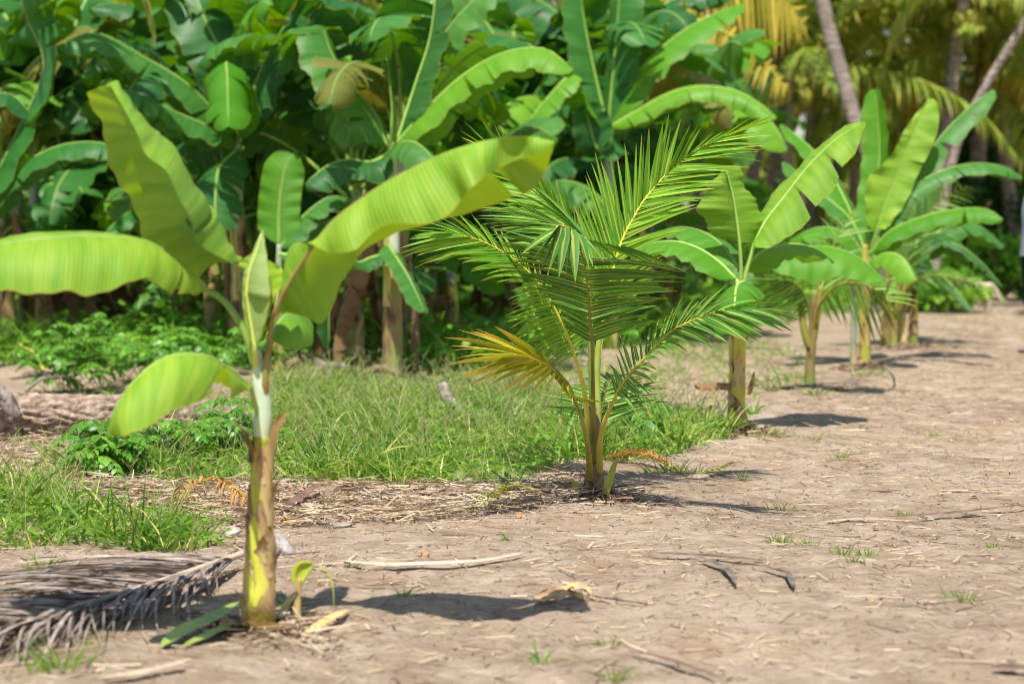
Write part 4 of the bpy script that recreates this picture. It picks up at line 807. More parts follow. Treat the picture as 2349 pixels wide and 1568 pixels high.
# far wood: hanging fronds and leaves mass
mb = MB(); n = 60000
x = rs.uniform(-26, 30, n); y = rs.uniform(62, 74, n); ztop = 3.3+.9*np.sin(x*.7)+.8*np.sin(x*1.9+1); z = rs.rand(n)**.8*ztop
keep_ = ~((np.abs(x-8.2) < .55) & (z > 6.0)); x, y, z = x[keep_], y[keep_], z[keep_]; n = len(x)
a = rs.uniform(0, 6.28, n)
mb.blades(np.stack([x, y, z], 1), np.stack([np.cos(a)*.5, np.sin(a)*.5, rs.uniform(-1, .5, n)], 1), nrm(rs.normal(0, 1, (n, 3))), rs.uniform(.5, 1.3, n), .07, 4, .25, across=2)
mb.build('far_wood', M['wood_far'], kind='stuff', label='dense blurred far wood of palms behind everything', cat='woodland')

# ================================================================ undergrowth, grass, straw
def scatter(n, x0, x1, y0, y1, polys, inv=None):
    x = rs.uniform(x0, x1, n); y = rs.uniform(y0, y1, n); u, v = pix(x, y); k = np.zeros(n, bool)
    for p in polys: k |= inpoly(u, v, p)
    if inv:
        for p in inv: k &= ~inpoly(u, v, p)
    x, y = x[k], y[k]; return x, y, gz(x, y)
UP = [[(-150, 830), (200, 840), (420, 850), (650, 835), (830, 800), (960, 850), (1150, 850), (1330, 810), (1480, 790), (1640, 770), (1760, 740), (1960, 720), (2000, 700), (2180, 690), (2220, 640), (2000, 632), (-150, 632)]]
x, y, z = scatter(230000, -12, 13, 17, 46, UP); k = (y < 26) | (rs.rand(len(y)) < .55); x, y, z = x[k], y[k], z[k]
cl = .5+.5*np.sin(x*2.3+1.7*np.sin(y*1.1))*np.sin(y*.9+x*.6); h = .14+(.45+.35*np.clip((y-18.8)/2, 0, 1)+.9*np.clip((y-21)/6, 0, 1))*cl**1.1*rs.rand(len(x)); k = rs.rand(len(x)) < .35+.65*cl; x, y, z, h = x[k], y[k], z[k], h[k]; n = len(x)
a = rs.uniform(0, 6.28, n); mb = MB(); half = rs.rand(n) < .5
b = np.stack([x, y, z+h*rs.rand(n)], 1); d = np.stack([np.cos(a), np.sin(a), rs.uniform(-.1, .9, n)], 1); N = nrm(rs.normal(0, .5, (n, 3))+np.array([0, 0, 1.]))
mb.blades(b[half], d[half], N[half], rs.uniform(.06, .16, half.sum()), rs.uniform(.02, .05, half.sum()), 4, .3, prof=P_LEAF, across=2)
q = ~half; d[:, 2] = rs.uniform(.8, 2.5, n); b[:, 2] = z
mb.blades(b[q], d[q], nrm(rs.normal(0, 1, (q.sum(), 3))), rs.uniform(.2, .65, q.sum()), .009, 5, .3, across=2)
mb.build('undergrowth', M['under'], kind='stuff', label='green undergrowth of leafy weeds between and behind the banana stems', cat='undergrowth')

GP = [[(120, 1078), (300, 1068), (420, 1085), (560, 1085), (700, 1088), (850, 1092), (1000, 1108), (1180, 1116), (1250, 1085), (1330, 1060), (1450, 1068), (1540, 1058), (1600, 1035), (1690, 1003), (1650, 980), (1560, 962), (1480, 945), (1350, 915), (1200, 895), (1000, 885), (850, 878), (650, 880), (560, 950), (400, 1020), (250, 1035), (100, 1050)],
      [(-80, 1105), (60, 1070), (150, 1100), (170, 1160), (300, 1205), (450, 1195), (500, 1228), (410, 1258), (200, 1240), (-80, 1255)]]
def grass(n, polys, x0, x1, y0, y1, hmin, hmax, wd, name, material, label, thin=None, S=5, sparse=0.):
    x, y, z = scatter(n, x0, x1, y0, y1, polys); cl = .5+.5*np.sin(x*4.1+2*np.sin(y*2.3))*np.sin(y*3.1+x*1.3)
    k = rs.rand(len(x)) < (1-sparse)*(.35+.65*cl); x, y, z, cl = x[k], y[k], z[k], cl[k]; n = len(x); a = rs.uniform(0, 6.28, n); mb = MB()
    h = rs.uniform(hmin, hmax, n)*(.35+.95*cl*(.6+.4*np.sin(x*9+y*5)))
    mb.blades(np.stack([x, y, z-.005], 1), np.stack([np.cos(a), np.sin(a), rs.uniform(.5, 2.6, n)], 1), nrm(rs.normal(0, 1, (n, 3))+np.array([0, -.3, .3])), h, wd*rs.uniform(.6, 1.4, n), S, rs.uniform(.05, .55, n), across=2)
    return mb, x, y, z
mb, x, y, z = grass(95000, GP, -4, 2, 8.5, 18.5, .07, .38, .0055, '', None, '')
n = 9000; i = rs.randint(0, len(x), n); a = rs.uniform(0, 6.28, n)
mb.blades(np.stack([x[i]+rs.normal(0, .05, n), y[i]+rs.normal(0, .05, n), z[i]+rs.uniform(.02, .12, n)], 1), np.stack([np.cos(a), np.sin(a), rs.uniform(-.1, .8, n)], 1), nrm(rs.normal(0, .5, (n, 3))+np.array([0, 0, 1.])), rs.uniform(.03, .07, n), .010, 4, .2, prof=P_LEAF, across=2, rnd=rs.rand(n)*.6)
mb.build('grass', M['grass'], kind='stuff', label='patch of bright green unmown grass between the dirt and the plantation', cat='grass')
n = 2200; i = rs.randint(0, len(x), n); a = rs.uniform(0, 6.28, n); mb = MB()
b = np.stack([x[i], y[i], z[i]], 1); d = np.stack([np.cos(a)*.4, np.sin(a)*.4, np.ones(n)], 1); hh = rs.uniform(.14, .32, n)
mb.blades(b, d, nrm(rs.normal(0, 1, (n, 3))), hh, .0011, 4, .08, prof=P_STRAW, across=2); tip = b+nrm(d)*hh[:, None]
for k in range(3):
    a = rs.uniform(0, 6.28, n); mb.blades(tip-np.array([0, 0, .01]), np.stack([np.cos(a), np.sin(a), .9+0*a], 1), nrm(rs.normal(0, 1, (n, 3))), rs.uniform(.03, .06, n), .0009, 3, .1, prof=P_STRAW, across=2)
mb.build('seed_heads', M['grass_dry'], kind='stuff', label='thin grass seed stalks rising over the green grass patch', cat='grass seed heads')
GS0 = [[(1380, 1000), (1420, 900), (1380, 800), (1700, 760), (1850, 790), (1900, 850), (1700, 930), (1600, 1000)], [(650, 900), (640, 820), (1150, 830), (1400, 810), (1420, 920)], [(60, 900), (200, 850), (640, 830), (640, 900), (400, 960), (250, 930)]]
mb, *_ = grass(42000, GS0, -5, 7, 11, 26, .05, .24, .0045, '', None, '', sparse=.2)
mb.build('weedy_grass', M['grass'], kind='stuff', label='thin weedy grass between the grass patch and the banana stems', cat='grass')
GS = [[(1400, 1060), (1560, 940), (1660, 900), (1880, 860), (1950, 900), (1750, 960), (1700, 1010), (1640, 1060)], [(1450, 900), (1400, 800), (1700, 760), (1850, 790), (1880, 850), (1600, 900)], [(2080, 760), (2150, 700), (2330, 700), (2200, 760)], [(0, 1030), (0, 900), (640, 830), (1150, 840), (1380, 830), (1400, 920), (600, 900)]]
mb, *_ = grass(34000, GS, -5, 7, 11, 33, .04, .13, .004, '', None, '', sparse=.62)
mb.build('sparse_grass', M['grass'], kind='stuff', label='sparse short grass growing through the dirt around the young bananas', cat='grass')

# straw and litter
ST = [[(160, 1090), (560, 1080), (1000, 1105), (1200, 1115), (1320, 1070), (1340, 1140), (1250, 1180), (1000, 1190), (700, 1195), (500, 1190), (170, 1170)], [(-60, 980), (0, 880), (300, 880), (330, 1000), (200, 1080), (-60, 1100)], [(560, 1420), (720, 1420), (760, 1480), (560, 1470)]]
mb = MB()
def straw(n, polys, x0, x1, y0, y1, lo, hi, wd, up, lift=.02, sx=1.):
    x, y, z = scatter(n, x0, x1, y0, y1, polys); n = len(x); a = rs.uniform(0, 6.28, n)
    mb.blades(np.stack([x, y, z+rs.uniform(.002, lift, n)], 1), np.stack([np.cos(a), np.sin(a)*sx, rs.uniform(-up, up, n)], 1), nrm(rs.normal(0, .5, (n, 3))+np.array([0, 0, 1.])), rs.uniform(lo, hi, n), wd*rs.uniform(.5, 1.5, n), 4, rs.uniform(-.06, .06, n), prof=P_STRAW, across=2)
straw(52000, ST, -4, 1, 7, 14, .04, .17, .0022, .16, .045)
ALL = [[(-100, 1575), (-100, 1050), (500, 1090), (1350, 1120), (1700, 1010), (1850, 900), (2050, 830), (2300, 700), (2420, 700), (2420, 1575)], [(-100, 1060), (-100, 830), (500, 830), (560, 950), (300, 1040)], [(1480, 940), (1380, 820), (1800, 800), (1900, 850), (1700, 990)]]
straw(60000, ALL, -3.5, 6.5, 6.4, 30, .015, .09, .0014, .08, .010)
straw(6000, ALL, -3.5, 6.5, 6.4, 26, .06, .20, .0022, .05, .014)
def ring(px, by, r, n, lo, hi, wd, lift):
    g = G(px, by); a = rs.uniform(0, 6.28, n); q = r*np.abs(rs.normal(0, .6, n)); x, y = g[0]+np.cos(a)*q, g[1]+np.sin(a)*q; a = rs.uniform(0, 6.28, n)
    mb.blades(np.stack([x, y, gz(x, y)+rs.uniform(.002, lift, n)*np.exp(-q/r)], 1), np.stack([np.cos(a), np.sin(a), rs.uniform(-.15, .25, n)], 1), nrm(rs.normal(0, .5, (n, 3))+np.array([0, 0, 1.])), rs.uniform(lo, hi, n), wd*rs.uniform(.5, 1.5, n), 4, rs.uniform(-.05, .15, n), prof=P_STRAW, across=2)
RINGS = [(592, 1440, .22), (1363, 1140, .28), (1688, 988, .26), (1857, 896, .24), (1984, 842, .28), (2065, 800, .5), (905, 855, .4), (808, 838, .4)]
for q in RINGS: ring(*q, 420, .03, .13, .0026, .05)
mb.build('straw_litter', M['straw'], kind='stuff', label='tan straw and dead stalks strewn over the dirt', cat='straw')
mb = MB()
for q in RINGS: ring(*q, 420, .02, .10, .004, .045)
straw(9000, ST, -4, 1, 7, 14, .03, .14, .0035, .2, .05); straw(26000, ALL, -3.5, 6.5, 6.4, 26, .008, .05, .0018, .3, .008); straw(700, ALL, -3.5, 6.5, 6.4, 24, .05, .16, .0026, .05, .01)
mb.build('dark_litter', M['dead_brown'], kind='stuff', label='dark brown plant crumbs and bits of twig scattered over the dirt', cat='leaf litter')
mb = MB(); straw(2200, ALL, -3.5, 6.5, 6.4, 20, .01, .035, .004, .3, .008); straw(2200, ST, -4, 1, 7, 14, .02, .07, .005, .3, .02)
mb.build('pale_litter', M['dead_tan'], kind='stuff', label='pale chips of husk and leaf scattered over the dirt', cat='leaf litter')
# soil crumbs
mb = MB(); x, y, z = scatter(9000, -3.5, 6, 6.4, 20, ALL); n = len(x); r = rs.uniform(.002, .007, n)**1.0
off = np.array([[-1, -1, 0], [1, -1, 0], [1, 1, 0], [-1, 1, 0], [-.6, -.6, 1.1], [.6, -.6, 1.1], [.6, .6, 1.1], [-.6, .6, 1.1]]); V = np.stack([x, y, z-.001], 1)[:, None]+off[None]*r[:, None, None]*(1+.5*rs.normal(0, .5, (n, 8, 3)))
q = np.array([[0, 1, 5, 4], [1, 2, 6, 5], [2, 3, 7, 6], [3, 0, 4, 7], [4, 5, 6, 7]]); F = (np.arange(n)*8)[:, None, None]+q[None]; mb.add(V, F, np.repeat(rs.rand(n), 8)[:, None]*np.array([0, 0, 1.]))
mb.build('soil_crumbs', M['soil'], kind='stuff', smooth=False, label='small crumbs of dry soil on the dirt path', cat='soil')

# ================================================================ weeds with pinnate leaves
def weed(px, by, h, nst, label, spread=.25, L=.035, group='leafy weeds around the fallen log', fern=.2, seed=1, mt='weed', np_=7, tilt=1.3):
    global rs; keep = rs; rs = np.random.RandomState(seed); g = G(px, by); o = thing('weed', g, label, 'weed', group); st = MB(); lf = MB()
    for k in range(nst):
        a = rs.uniform(0, 6.28); tp = g+np.array([math.cos(a)*spread*rs.uniform(.2, 1), math.sin(a)*spread*rs.uniform(.2, 1), h*rs.uniform(.5, 1)]); c = cr([g+np.array([0, 0, -.01]), (g+tp)/2+np.array([0, 0, h*.12]), tp], 12); st.tube(c, .0035*np.linspace(1, .4, 12), 5)
        for j in range(rs.randint(4, 7)):
            s0 = samp(c, np.array([rs.uniform(.35, 1)]))[0]; az = rs.uniform(0, 6.28); ln = fern*rs.uniform(.7, 1.2); rc = np.array(walk(s0, az, rs.uniform(.1, .9), ln, tilt, 10, .04)); st.tube(rc, .0014, 4)
            u = np.repeat(np.linspace(.2, .97, np_), 2); sd = np.tile([-1, 1], np_); b = samp(rc, u); T = nrm(np.gradient(rc, axis=0)); t = samp(T, u); B = nrm(np.cross(t, [0, 0, 1.]))*sd[:, None]; m = len(u)
            lf.blades(b, t*.55+B+np.array([0, 0, -.25]), nrm(np.cross(B*sd[:, None], t)+rs.normal(0, .2, (m, 3))), L*rs.uniform(.8, 1.2, m), L*.26, 5, .18, prof=P_LEAF, fold=.15, across=3)
    st.build('stem', M['twig' if mt != 'weed' else 'rachis_green'], o); lf.build('foliage', M[mt], o); rs = keep; return o
WD = [(235, 905, .38, 9, 'tall leafy weed with hanging paired leaflets just behind the fallen log', .36, .048), (150, 900, .22, 6, 'low dark leafy weed at the left behind the log', .3, .042), (330, 880, .28, 8, 'bushy weed behind the right half of the fallen log', .4, .045),
      (420, 870, .36, 6, 'weed with large pale drooping leaflets above the low front leaf', .25, .05), (505, 860, .32, 5, 'weed with upright leafy sprig left of the nearest plant\'s petioles', .25, .045), (240, 1078, .2, 9, 'low bushy weed in front of the fallen log', .3, .042),
      (200, 1090, .16, 6, 'small weed at the left foot of the fallen log', .2, .04), (470, 1040, .2, 8, 'leafy weed under the drooping low front leaf', .35, .038), (380, 1060, .16, 7, 'small leafy weed between the log and the grass', .3, .036), (540, 1050, .16, 7, 'weed in the grass at the left of the nearest stem', .3, .036),
      (590, 850, .2, 6, 'shaded weed behind the nearest banana stem', .3, .04), (90, 860, .2, 6, 'shaded weed between the grey root foot and the banana stems', .3, .04)]
for i, (px, by, h, nst, lb, sp, L) in enumerate(WD): weed(px, by, h*1.35, nst, lb, sp*1.1, L*1.2, seed=100+i, np_=6+i % 3)
weed(1465, 1000, .22, 3, 'broad-leaved seedling right of the sharp palm\'s stem', .10, .09, None, .16, 300, 'weed', 3)
weed(1500, 1020, .26, 2, 'upright broad-leaved seedling with a dark stem beside the palm', .06, .10, None, .14, 301, 'weed', 3)
for i, (px, by) in enumerate([(1110, 960), (1180, 955), (1060, 985)]): weed(px, by, .14, 4, ['round-leaved weed in the grass left of the palm', 'round-leaved weed in the grass under the yellow frond', 'round-leaved weed in the grass by the grey stick'][i], .16, .05, 'round-leaved weeds in the grass', .12, 310+i, 'weed', 3)

# grass tufts as single things
def tuft(px, by, h, n, label, wd=.003, spread=.05, mt='grass', group='green tufts on the dirt'):
    g = G(px, by); mb = MB(); a = rs.uniform(0, 6.28, n); r = rs.rand(n)*spread
    b = g+np.stack([np.cos(a)*r, np.sin(a)*r, np.full(n, -.004)], 1); mb.blades(b, np.stack([np.cos(a), np.sin(a), rs.uniform(.6, 3, n)], 1), nrm(rs.normal(0, 1, (n, 3))), rs.uniform(.5, 1, n)*h, wd, 6, rs.uniform(.05, .4, n), across=2)
    o = mb.build('grass_tuft', M[mt]); o.data.transform(__import__('mathutils').Matrix.Translation(Vector(-g))); o.location = tuple(g); return tag(o, label, 'grass tuft', group)
tuft(100, 1310, .10, 60, 'small bright tuft on the dirt at the left, behind the dead grey frond', spread=.04)
tuft(20, 1392, .10, 50, 'grass tuft at the left edge beside the dead grey frond', spread=.08)
tuft(140, 1535, .14, 70, 'grass tuft in the bottom left corner in front of the dead frond', spread=.1)
tuft(45, 1185, .34, 26, 'tall broad-bladed grass clump at the left edge', .008, .12)
tuft(110, 1150, .30, 30, 'tall grass clump with bent blades left of the straw', .005, .10)
tuft(175, 1200, .32, 14, 'grass clump with long arching blades over the front-left grass', .006, .08)
tuft(925, 1370, .09, 12, 'thin green sprout in the long leaf shadow', spread=.015)
tuft(810, 1300, .07, 10, 'green sprig near the dried white husk', spread=.02)
tuft(1165, 1240, .07, 12, 'tiny sprout left of centre on the dirt', spread=.02)
tuft(1245, 1520, .11, 16, 'blurred green sprout near the bottom centre', spread=.03)
tuft(1410, 1560, .10, 16, 'blurred green sprout at the bottom edge', spread=.03)
tuft(1395, 1480, .06, 12, 'faint green sprout below the crumpled orange leaf', spread=.03)
for (x, y_, s_) in [(1795, 1243, .05), (1855, 1250, .04), (1990, 1273, .05), (1935, 1272, .05), (2210, 1378, .06), (2280, 1255, .03), (2075, 1180, .03), (1925, 1050, .05), (2140, 1000, .05), (1960, 1290, .03)]:
    tuft(x, y_, s_*1.3, 34, 'tiny green tuft on the open dirt right of the palm', .0022, s_*1.1)
tuft(1828, 870, .14, 40, 'bluish tuft of broad grass left of the small palm\'s foot', .005, .10); tuft(1990, 860, .12, 50, 'grass tuft around the pale orange-brown banana stem', .004, .15)
tuft(1870, 905, .08, 40, 'grass tuft at the foot of the second palm', .004, .10); tuft(1730, 950, .16, 12, 'broad green sprout right of the blotched banana stem', .009, .03)
tuft(1860, 1010, .07, 40, 'dry tuft on the dirt right of the blotched banana stem', .003, .12, 'grass_dry'); tuft(1760, 1000, .09, 50, 'grass tuft beside the foot of the blotched banana stem', .003, .12)
tuft(1795, 1170, .07, 50, 'yellowish dry tuft at the end of the palm\'s shadow', .003, .08, 'grass_dry'); tuft(1700, 1100, .08, 20, 'green sprig beside the yellow fallen stalk', .003, .03)
tuft(1530, 1085, .14, 40, 'grass tuft in front of the orange fallen frond', .003, .1); tuft(1590, 1090, .1, 26, 'grass tuft right of the orange fallen frond', .003, .08)
tuft(1280, 1110, .07, 20, 'grass sprig left of the sharp palm\'s foot', .003, .04)

# ================================================================ log, stumps, sticks
g = G(-40, 1010); dlog = dep(1003)
o = thing('fallen_log', P(120, 1003, dlog), 'thick fallen log with deeply fissured bark lying at the left behind the grass', 'log')
c = cr([P(-160, 962, dlog+.15), P(60, 952, dlog+.12), P(300, 958, dlog+.12), P(560, 975, dlog+.3)], 220); k = 90
T = nrm(np.gradient(c, axis=0)); a = np.linspace(0, 2*math.pi, k, endpoint=False); t = np.linspace(0, 1, 220)
Sx, An = np.meshgrid(t*1.75*1.0, a, indexing='ij')
def ridge(q): return 1-np.abs(np.sin(q))
h = ridge(An*4.5 + 1.6*np.sin(Sx*9+2*np.sin(An*2)) + .8*np.sin(Sx*23+An*3))**2.2*.5 + ridge(An*9+2.2*np.sin(Sx*15+1)+np.sin(Sx*41+An*5))**3*.35 + .25*ridge(Sx*20+2*np.sin(An*5))
r = .135*(1+.08*np.sin(Sx*6)) - .045*h + .002*rs.rand(*h.shape)
B = nrm(np.cross(T, [0, 0, 1.])); N = np.cross(B, T)
pg = c[:, None]+r[..., None]*(np.cos(An)[..., None]*B[:, None]+np.sin(An)[..., None]*N[:, None]); mb = MB(); mb.grid(pg, np.stack([Sx, An, h], -1), close=True)
mb.tube(c[[0, 2]], [.09, .09], 20); mb.tube(c[[-3, -1]], [.09, .09], 20); mb.build('bark', plain('log_bark', [(.3, (.12, .08, .055)), (.5, (.30, .22, .16)), (.68, (.46, .37, .29))], 18, rough=.95, bs=.8, rn=.05), o)
mb = MB(); cs = cr([P(-40, 890, dlog-.1), P(5, 905, dlog-.1), P(35, 960, dlog-.08)], 14); mb.tube(cs, .05*np.linspace(1, .8, 14), 16, bump=.4); mb.build('broken_stub', M['wood_grey'], o)
def stick(pts, r, label, m_='wood_grey', bump=.3, k=8, name='stick', cat='stick', group=None, ends=(.9, .6)):
    c = cr(pts, 16); mb = MB(); mb.tube(c, r*np.linspace(ends[0], ends[1], 16)*(1+.15*rs.rand(16)), k, bump=bump); o = mb.build(name, M[m_]); l = c[0].copy(); o.data.transform(__import__('mathutils').Matrix.Translation(Vector(-l))); o.location = tuple(l); return tag(o, label, cat, group)
up = lambda p, h: p+np.array([0, 0, h])
ds = G(1058, 968)[1]-.5
stick([P(1062, 985, ds), P(1058, 962, ds), P(1040, 938, ds), P(1026, 915, ds), P(1012, 878, ds)], .045, 'short grey driftwood stick standing up out of the grass left of the palm', bump=.45, k=12, ends=(1.1, .6))
stick([up(G(40, 935), .05), up(G(100, 905), .12), up(G(190, 880), .10)], .014, 'grey-brown branch lying behind the left end of the log')
stick([up(G(60, 955), .16), up(G(100, 930), .18), up(G(170, 900), .12)], .010, 'pale split branch resting on top of the log')
for i, (a, b, lb) in enumerate([((650, 850), (760, 838), 'grey fallen branch at the left of the debris heap behind the grass'), ((700, 870), (820, 860), 'pale branch along the front of the debris heap behind the grass'), ((720, 845), (800, 820), 'brown branch across the top of the debris heap'), ((770, 880), (700, 835), 'short crossing branch in the middle of the debris heap'), ((830, 870), (920, 872), 'thin branch at the foot of the stout banana stem'), ((640, 835), (700, 830), 'dark short branch at the left end of the debris heap')]):
    stick([up(G(*a), .03), up((G(*a)+G(*b))/2, .09), up(G(*b), .04)], .036, lb, 'wood_grey' if i % 2 else 'twig', group='fallen branches behind the grass')
c = thing('fallen_root', up(G(395, 1075), 0), 'curled brown root lying at the edge of the grass left of the nearest stem', 'root')
mb = MB(); mb.tube(cr([up(G(360, 1085), .02), up(G(390, 1098), .03), up(G(430, 1090), .03), up(G(455, 1070), .06), up(G(452, 1058), .10)], 20), .018*np.linspace(.6, 1, 20), 10, bump=.3); mb.tube(cr([up(G(400, 1090), .02), up(G(420, 1060), .09), up(G(428, 1045), .14)], 10), .008, 6, bump=.3)
mb.build('root', M['twig'], c)

def strip_thing(pts, W, label, m_, name='dead_leaf', cat='dead leaf', fold=.3, prof=P_LEAF, u=(0, 1), nrmv=(0, -.15, 1), tw=0., group=None, S=24):
    c = cr(pts, S); mb = MB(); pr = prof(np.linspace(u[0], u[1], S)); mb.strips(c[None], np.array([nrmv], float), (W*pr)[None], fold=fold, twist=(tw*np.sin(np.linspace(0, 3, S)))[None]); 
    o = mb.build(name, M[m_]); l = c[0].copy(); o.data.transform(__import__('mathutils').Matrix.Translation(Vector(-l))); o.location = tuple(l); return tag(o, label, cat, group)
def GU(l, h=.012): return [up(G(x, y), h if len(q) == 0 else q[0]) for x, y, *q in l]
strip_thing(GU([(1493, 1279), (1600, 1286), (1700, 1293), (1772, 1297)], .02), .016, 'narrow dark brown leaf strip lying right of the centre on the dirt', 'dead_brown')
strip_thing(GU([(1600, 1292), (1640, 1305), (1670, 1322), (1690, 1355)], .02), .014, 'curved grey strip lying under the narrow dark brown one', 'dead_grey')
strip_thing(GU([(1735, 1308), (1775, 1318), (1805, 1328), (1820, 1360)], .02), .018, 'pale grey curled strip with a hooked end right of the dark one', 'dead_grey', tw=.4)
strip_thing(GU([(2030, 1198), (2120, 1194), (2220, 1186), (2349, 1170), (2420, 1160)], .025), .014, 'long reddish brown leaf strip reaching the right edge of the picture', 'dead_brown')
strip_thing(GU([(1440, 1505), (1520, 1525), (1590, 1548), (1660, 1572)], .02), .012, 'blurred dark stick-like strip near the bottom centre', 'dead_brown')
strip_thing(GU([(2270, 1545), (2330, 1548), (2400, 1552)], .02), .022, 'blurred dark clod-like strip in the bottom right corner', 'dead_brown')
strip_thing(GU([(2040, 1392), (2130, 1386), (2210, 1382)], .012), .008, 'thin grey strip by a green tuft at the right', 'dead_grey')
strip_thing(GU([(780, 1297), (870, 1308), (990, 1306), (1110, 1298), (1180, 1283), (1215, 1275)], .02), .018, 'long pale curved leaf blade lying across the dirt in front of the straw', 'dead_tan')
strip_thing(GU([(700, 1305), (760, 1300), (850, 1298)], .012), .010, 'pale thin blade between the sucker and the long pale blade', 'dead_tan')
strip_thing(GU([(980, 1292), (1080, 1285), (1140, 1278)], .01), .006, 'thin dark stalk lying behind the long pale blade', 'dead_brown')
strip_thing(GU([(640, 1190, .02), (680, 1172, .04), (715, 1160, .07), (742, 1148, .09)]), .028, 'stiff grey-brown dead leaf blade pointing up right behind the nearest stem', 'dead_brown', fold=.5)
strip_thing(GU([(630, 1212), (670, 1208), (708, 1206)], .02), .02, 'short orange leaf piece right of the nearest stem', 'husk_orange')
strip_thing(GU([(370, 1490, .01), (430, 1470, .03), (490, 1450, .04), (550, 1420, .06)]), .035, 'green fallen leaf strip lying at the foot of the nearest banana plant', 'rachis_green', fold=.4)
strip_thing(GU([(420, 1490, .01), (490, 1468, .02), (555, 1440, .03)]), .02, 'second thinner green leaf strip below the first at the nearest plant\'s foot', 'rachis_green', fold=.4)
strip_thing(GU([(220, 1572, .02), (330, 1558, .02), (440, 1535, .03)]), .016, 'blurred pale stalk at the bottom edge left of centre', 'dead_tan')
strip_thing(GU([(1690, 1078, .05), (1650, 1090, .03), (1600, 1094, .02), (1560, 1090, .02)]), .014, 'curved yellow frond stalk lying right of the palm', 'rachis')
strip_thing(GU([(1890, 1203, .01), (1960, 1196, .01), (2060, 1196, .01)]), .01, 'pale yellow straw blade lying on the dirt right of the palm\'s shadow', 'dead_tan')
strip_thing(GU([(2140, 1130, .01), (2240, 1130, .01), (2349, 1135, .01)]), .009, 'pale stalk lying across the path at the right edge', 'dead_tan')
strip_thing(GU([(1540, 935, .02), (1590, 940, .04), (1630, 938, .02)]), .05, 'flat pinkish brown dead leaf lying left of the blotched banana stem', 'husk', fold=.2)
strip_thing(GU([(1880, 1000, .01), (1960, 1010, .02), (2030, 1020, .02)]), .012, 'dark stalk lying on the dirt right of the blotched banana stem', 'dead_brown')
strip_thing(GU([(540, 1255, .01), (590, 1250, .02)]), .01, 'small dark leaf bit left of the nearest stem', 'dead_brown')
strip_thing(GU([(690, 1468, .01), (760, 1440, .03), (800, 1410, .02)]), .02, 'brown dead leaf scrap right of the sucker', 'sheath')
for (pp, W_, lb) in [([(560, 1450, .01), (600, 1462, .03), (660, 1455, .02)], .03, 'crumpled brown sheath scrap at the foot of the nearest stem'), ([(640, 1440, .01), (672, 1405, .05), (690, 1380, .04)], .02, 'tan sheath scrap between the nearest stem and its sucker'), ([(540, 1440, .02), (525, 1452, .03), (500, 1460, .01)], .03, 'dark curled scrap left of the nearest stem\'s foot')]:
    strip_thing(GU(pp), W_, lb, 'sheath', fold=.5, tw=.6)
# crumpled orange leaf with stalk
o = thing('dead_leaf', G(1290, 1380), 'crumpled yellow-orange dead leaf with a stalk lying on the dirt in the lower centre', 'dead leaf')
mb = MB(); 
for pp, W_ in [([(1226, 1390, .015), (1258, 1382, .02), (1300, 1376, .025), (1345, 1380, .015)], .042), ([(1245, 1394, .02), (1290, 1388, .035), (1340, 1384, .02)], .03), ([(1290, 1376, .03), (1325, 1370, .035), (1365, 1380, .012)], .028)]:
    c = cr(GU(pp), 20); mb.strips(c[None], np.array([[.2, -.5, 1.]]), (W_*.62*P_LEAF(np.linspace(.05, 1, 20)))[None], fold=.6, twist=(.55*np.sin(np.linspace(0, 11, 20)))[None])
mb.build('blade', plain('dead_leaf_orange', [(.35, (.36, .20, .10)), (.5, (.55, .38, .22)), (.65, (.66, .40, .10))], 12, rough=.7), o)
mb = MB(); mb.tube(cr(GU([(1350, 1376, .02), (1400, 1384, .02), (1485, 1389, .01)]), 12), .006, 6, bump=.2); mb.build('stalk', M['husk'], o)

# dead grey frond at front left
o = thing('dead_frond', G(300, 1400), 'large grey dead palm frond with curled leaflets lying at the front left', 'dead frond')
rc = cr(GU([(560, 1306, .05), (480, 1334, .05), (400, 1362, .05), (300, 1398, .055), (150, 1442, .05), (0, 1486, .04), (-90, 1512, .03)]), 60); T = nrm(np.gradient(rc, axis=0)); mb = MB()
n = 150; u = np.linspace(.03, .98, n); b = samp(rc, u); t = samp(T, u)
near = nrm(np.stack([np.full(n, .12), np.full(n, -1.), np.zeros(n)], 1)*1.0 + t*.45+rs.normal(0, .10, (n, 3))*[1, 1, .1]); L = np.interp(u, [0, .2, .5, 1], [.35, .8, .8, .5])*rs.uniform(.55, 1.15, n)
s = np.linspace(0, 1, 9)[None, :, None]; tip = b+near*L[:, None]; tip[:, 2] = gz(tip[:, 0], tip[:, 1])+.006
Pc = b[:, None]*(1-s)+tip[:, None]*s; Pc[..., 2] += (.035*np.sin(math.pi*s[..., 0])*rs.uniform(.3, 1.4, (n, 1))); Pc[..., 0] += -.10*s[..., 0]**2*rs.uniform(-1, 1.6, (n, 1))
mb.strips(Pc, nrm(rs.normal(0, .4, (n, 3))+np.array([0, 0, 1.])), .0062*P_PALM(np.linspace(0, 1, 9))[None]*rs.uniform(.6, 1.2, (n, 1)), fold=.5, twist=rs.uniform(-.9, .9, (n, 1))*np.linspace(0, 1, 9)[None])
far = nrm(t*1.0+np.array([-.1, .85, 0])+rs.normal(0, .10, (n, 3))*[1, 1, .05]); L = np.interp(u, [0, .3, 1], [.75, .85, .5])*rs.uniform(.6, 1.1, n); tip = b+far*L[:, None]; tip[:, 2] = gz(tip[:, 0], tip[:, 1])+rs.uniform(.01, .05, n)
Pc = b[:, None]*(1-s)+tip[:, None]*s; Pc[..., 2] += (.03*np.sin(math.pi*s[..., 0])*rs.uniform(.3, 1.4, (n, 1)))
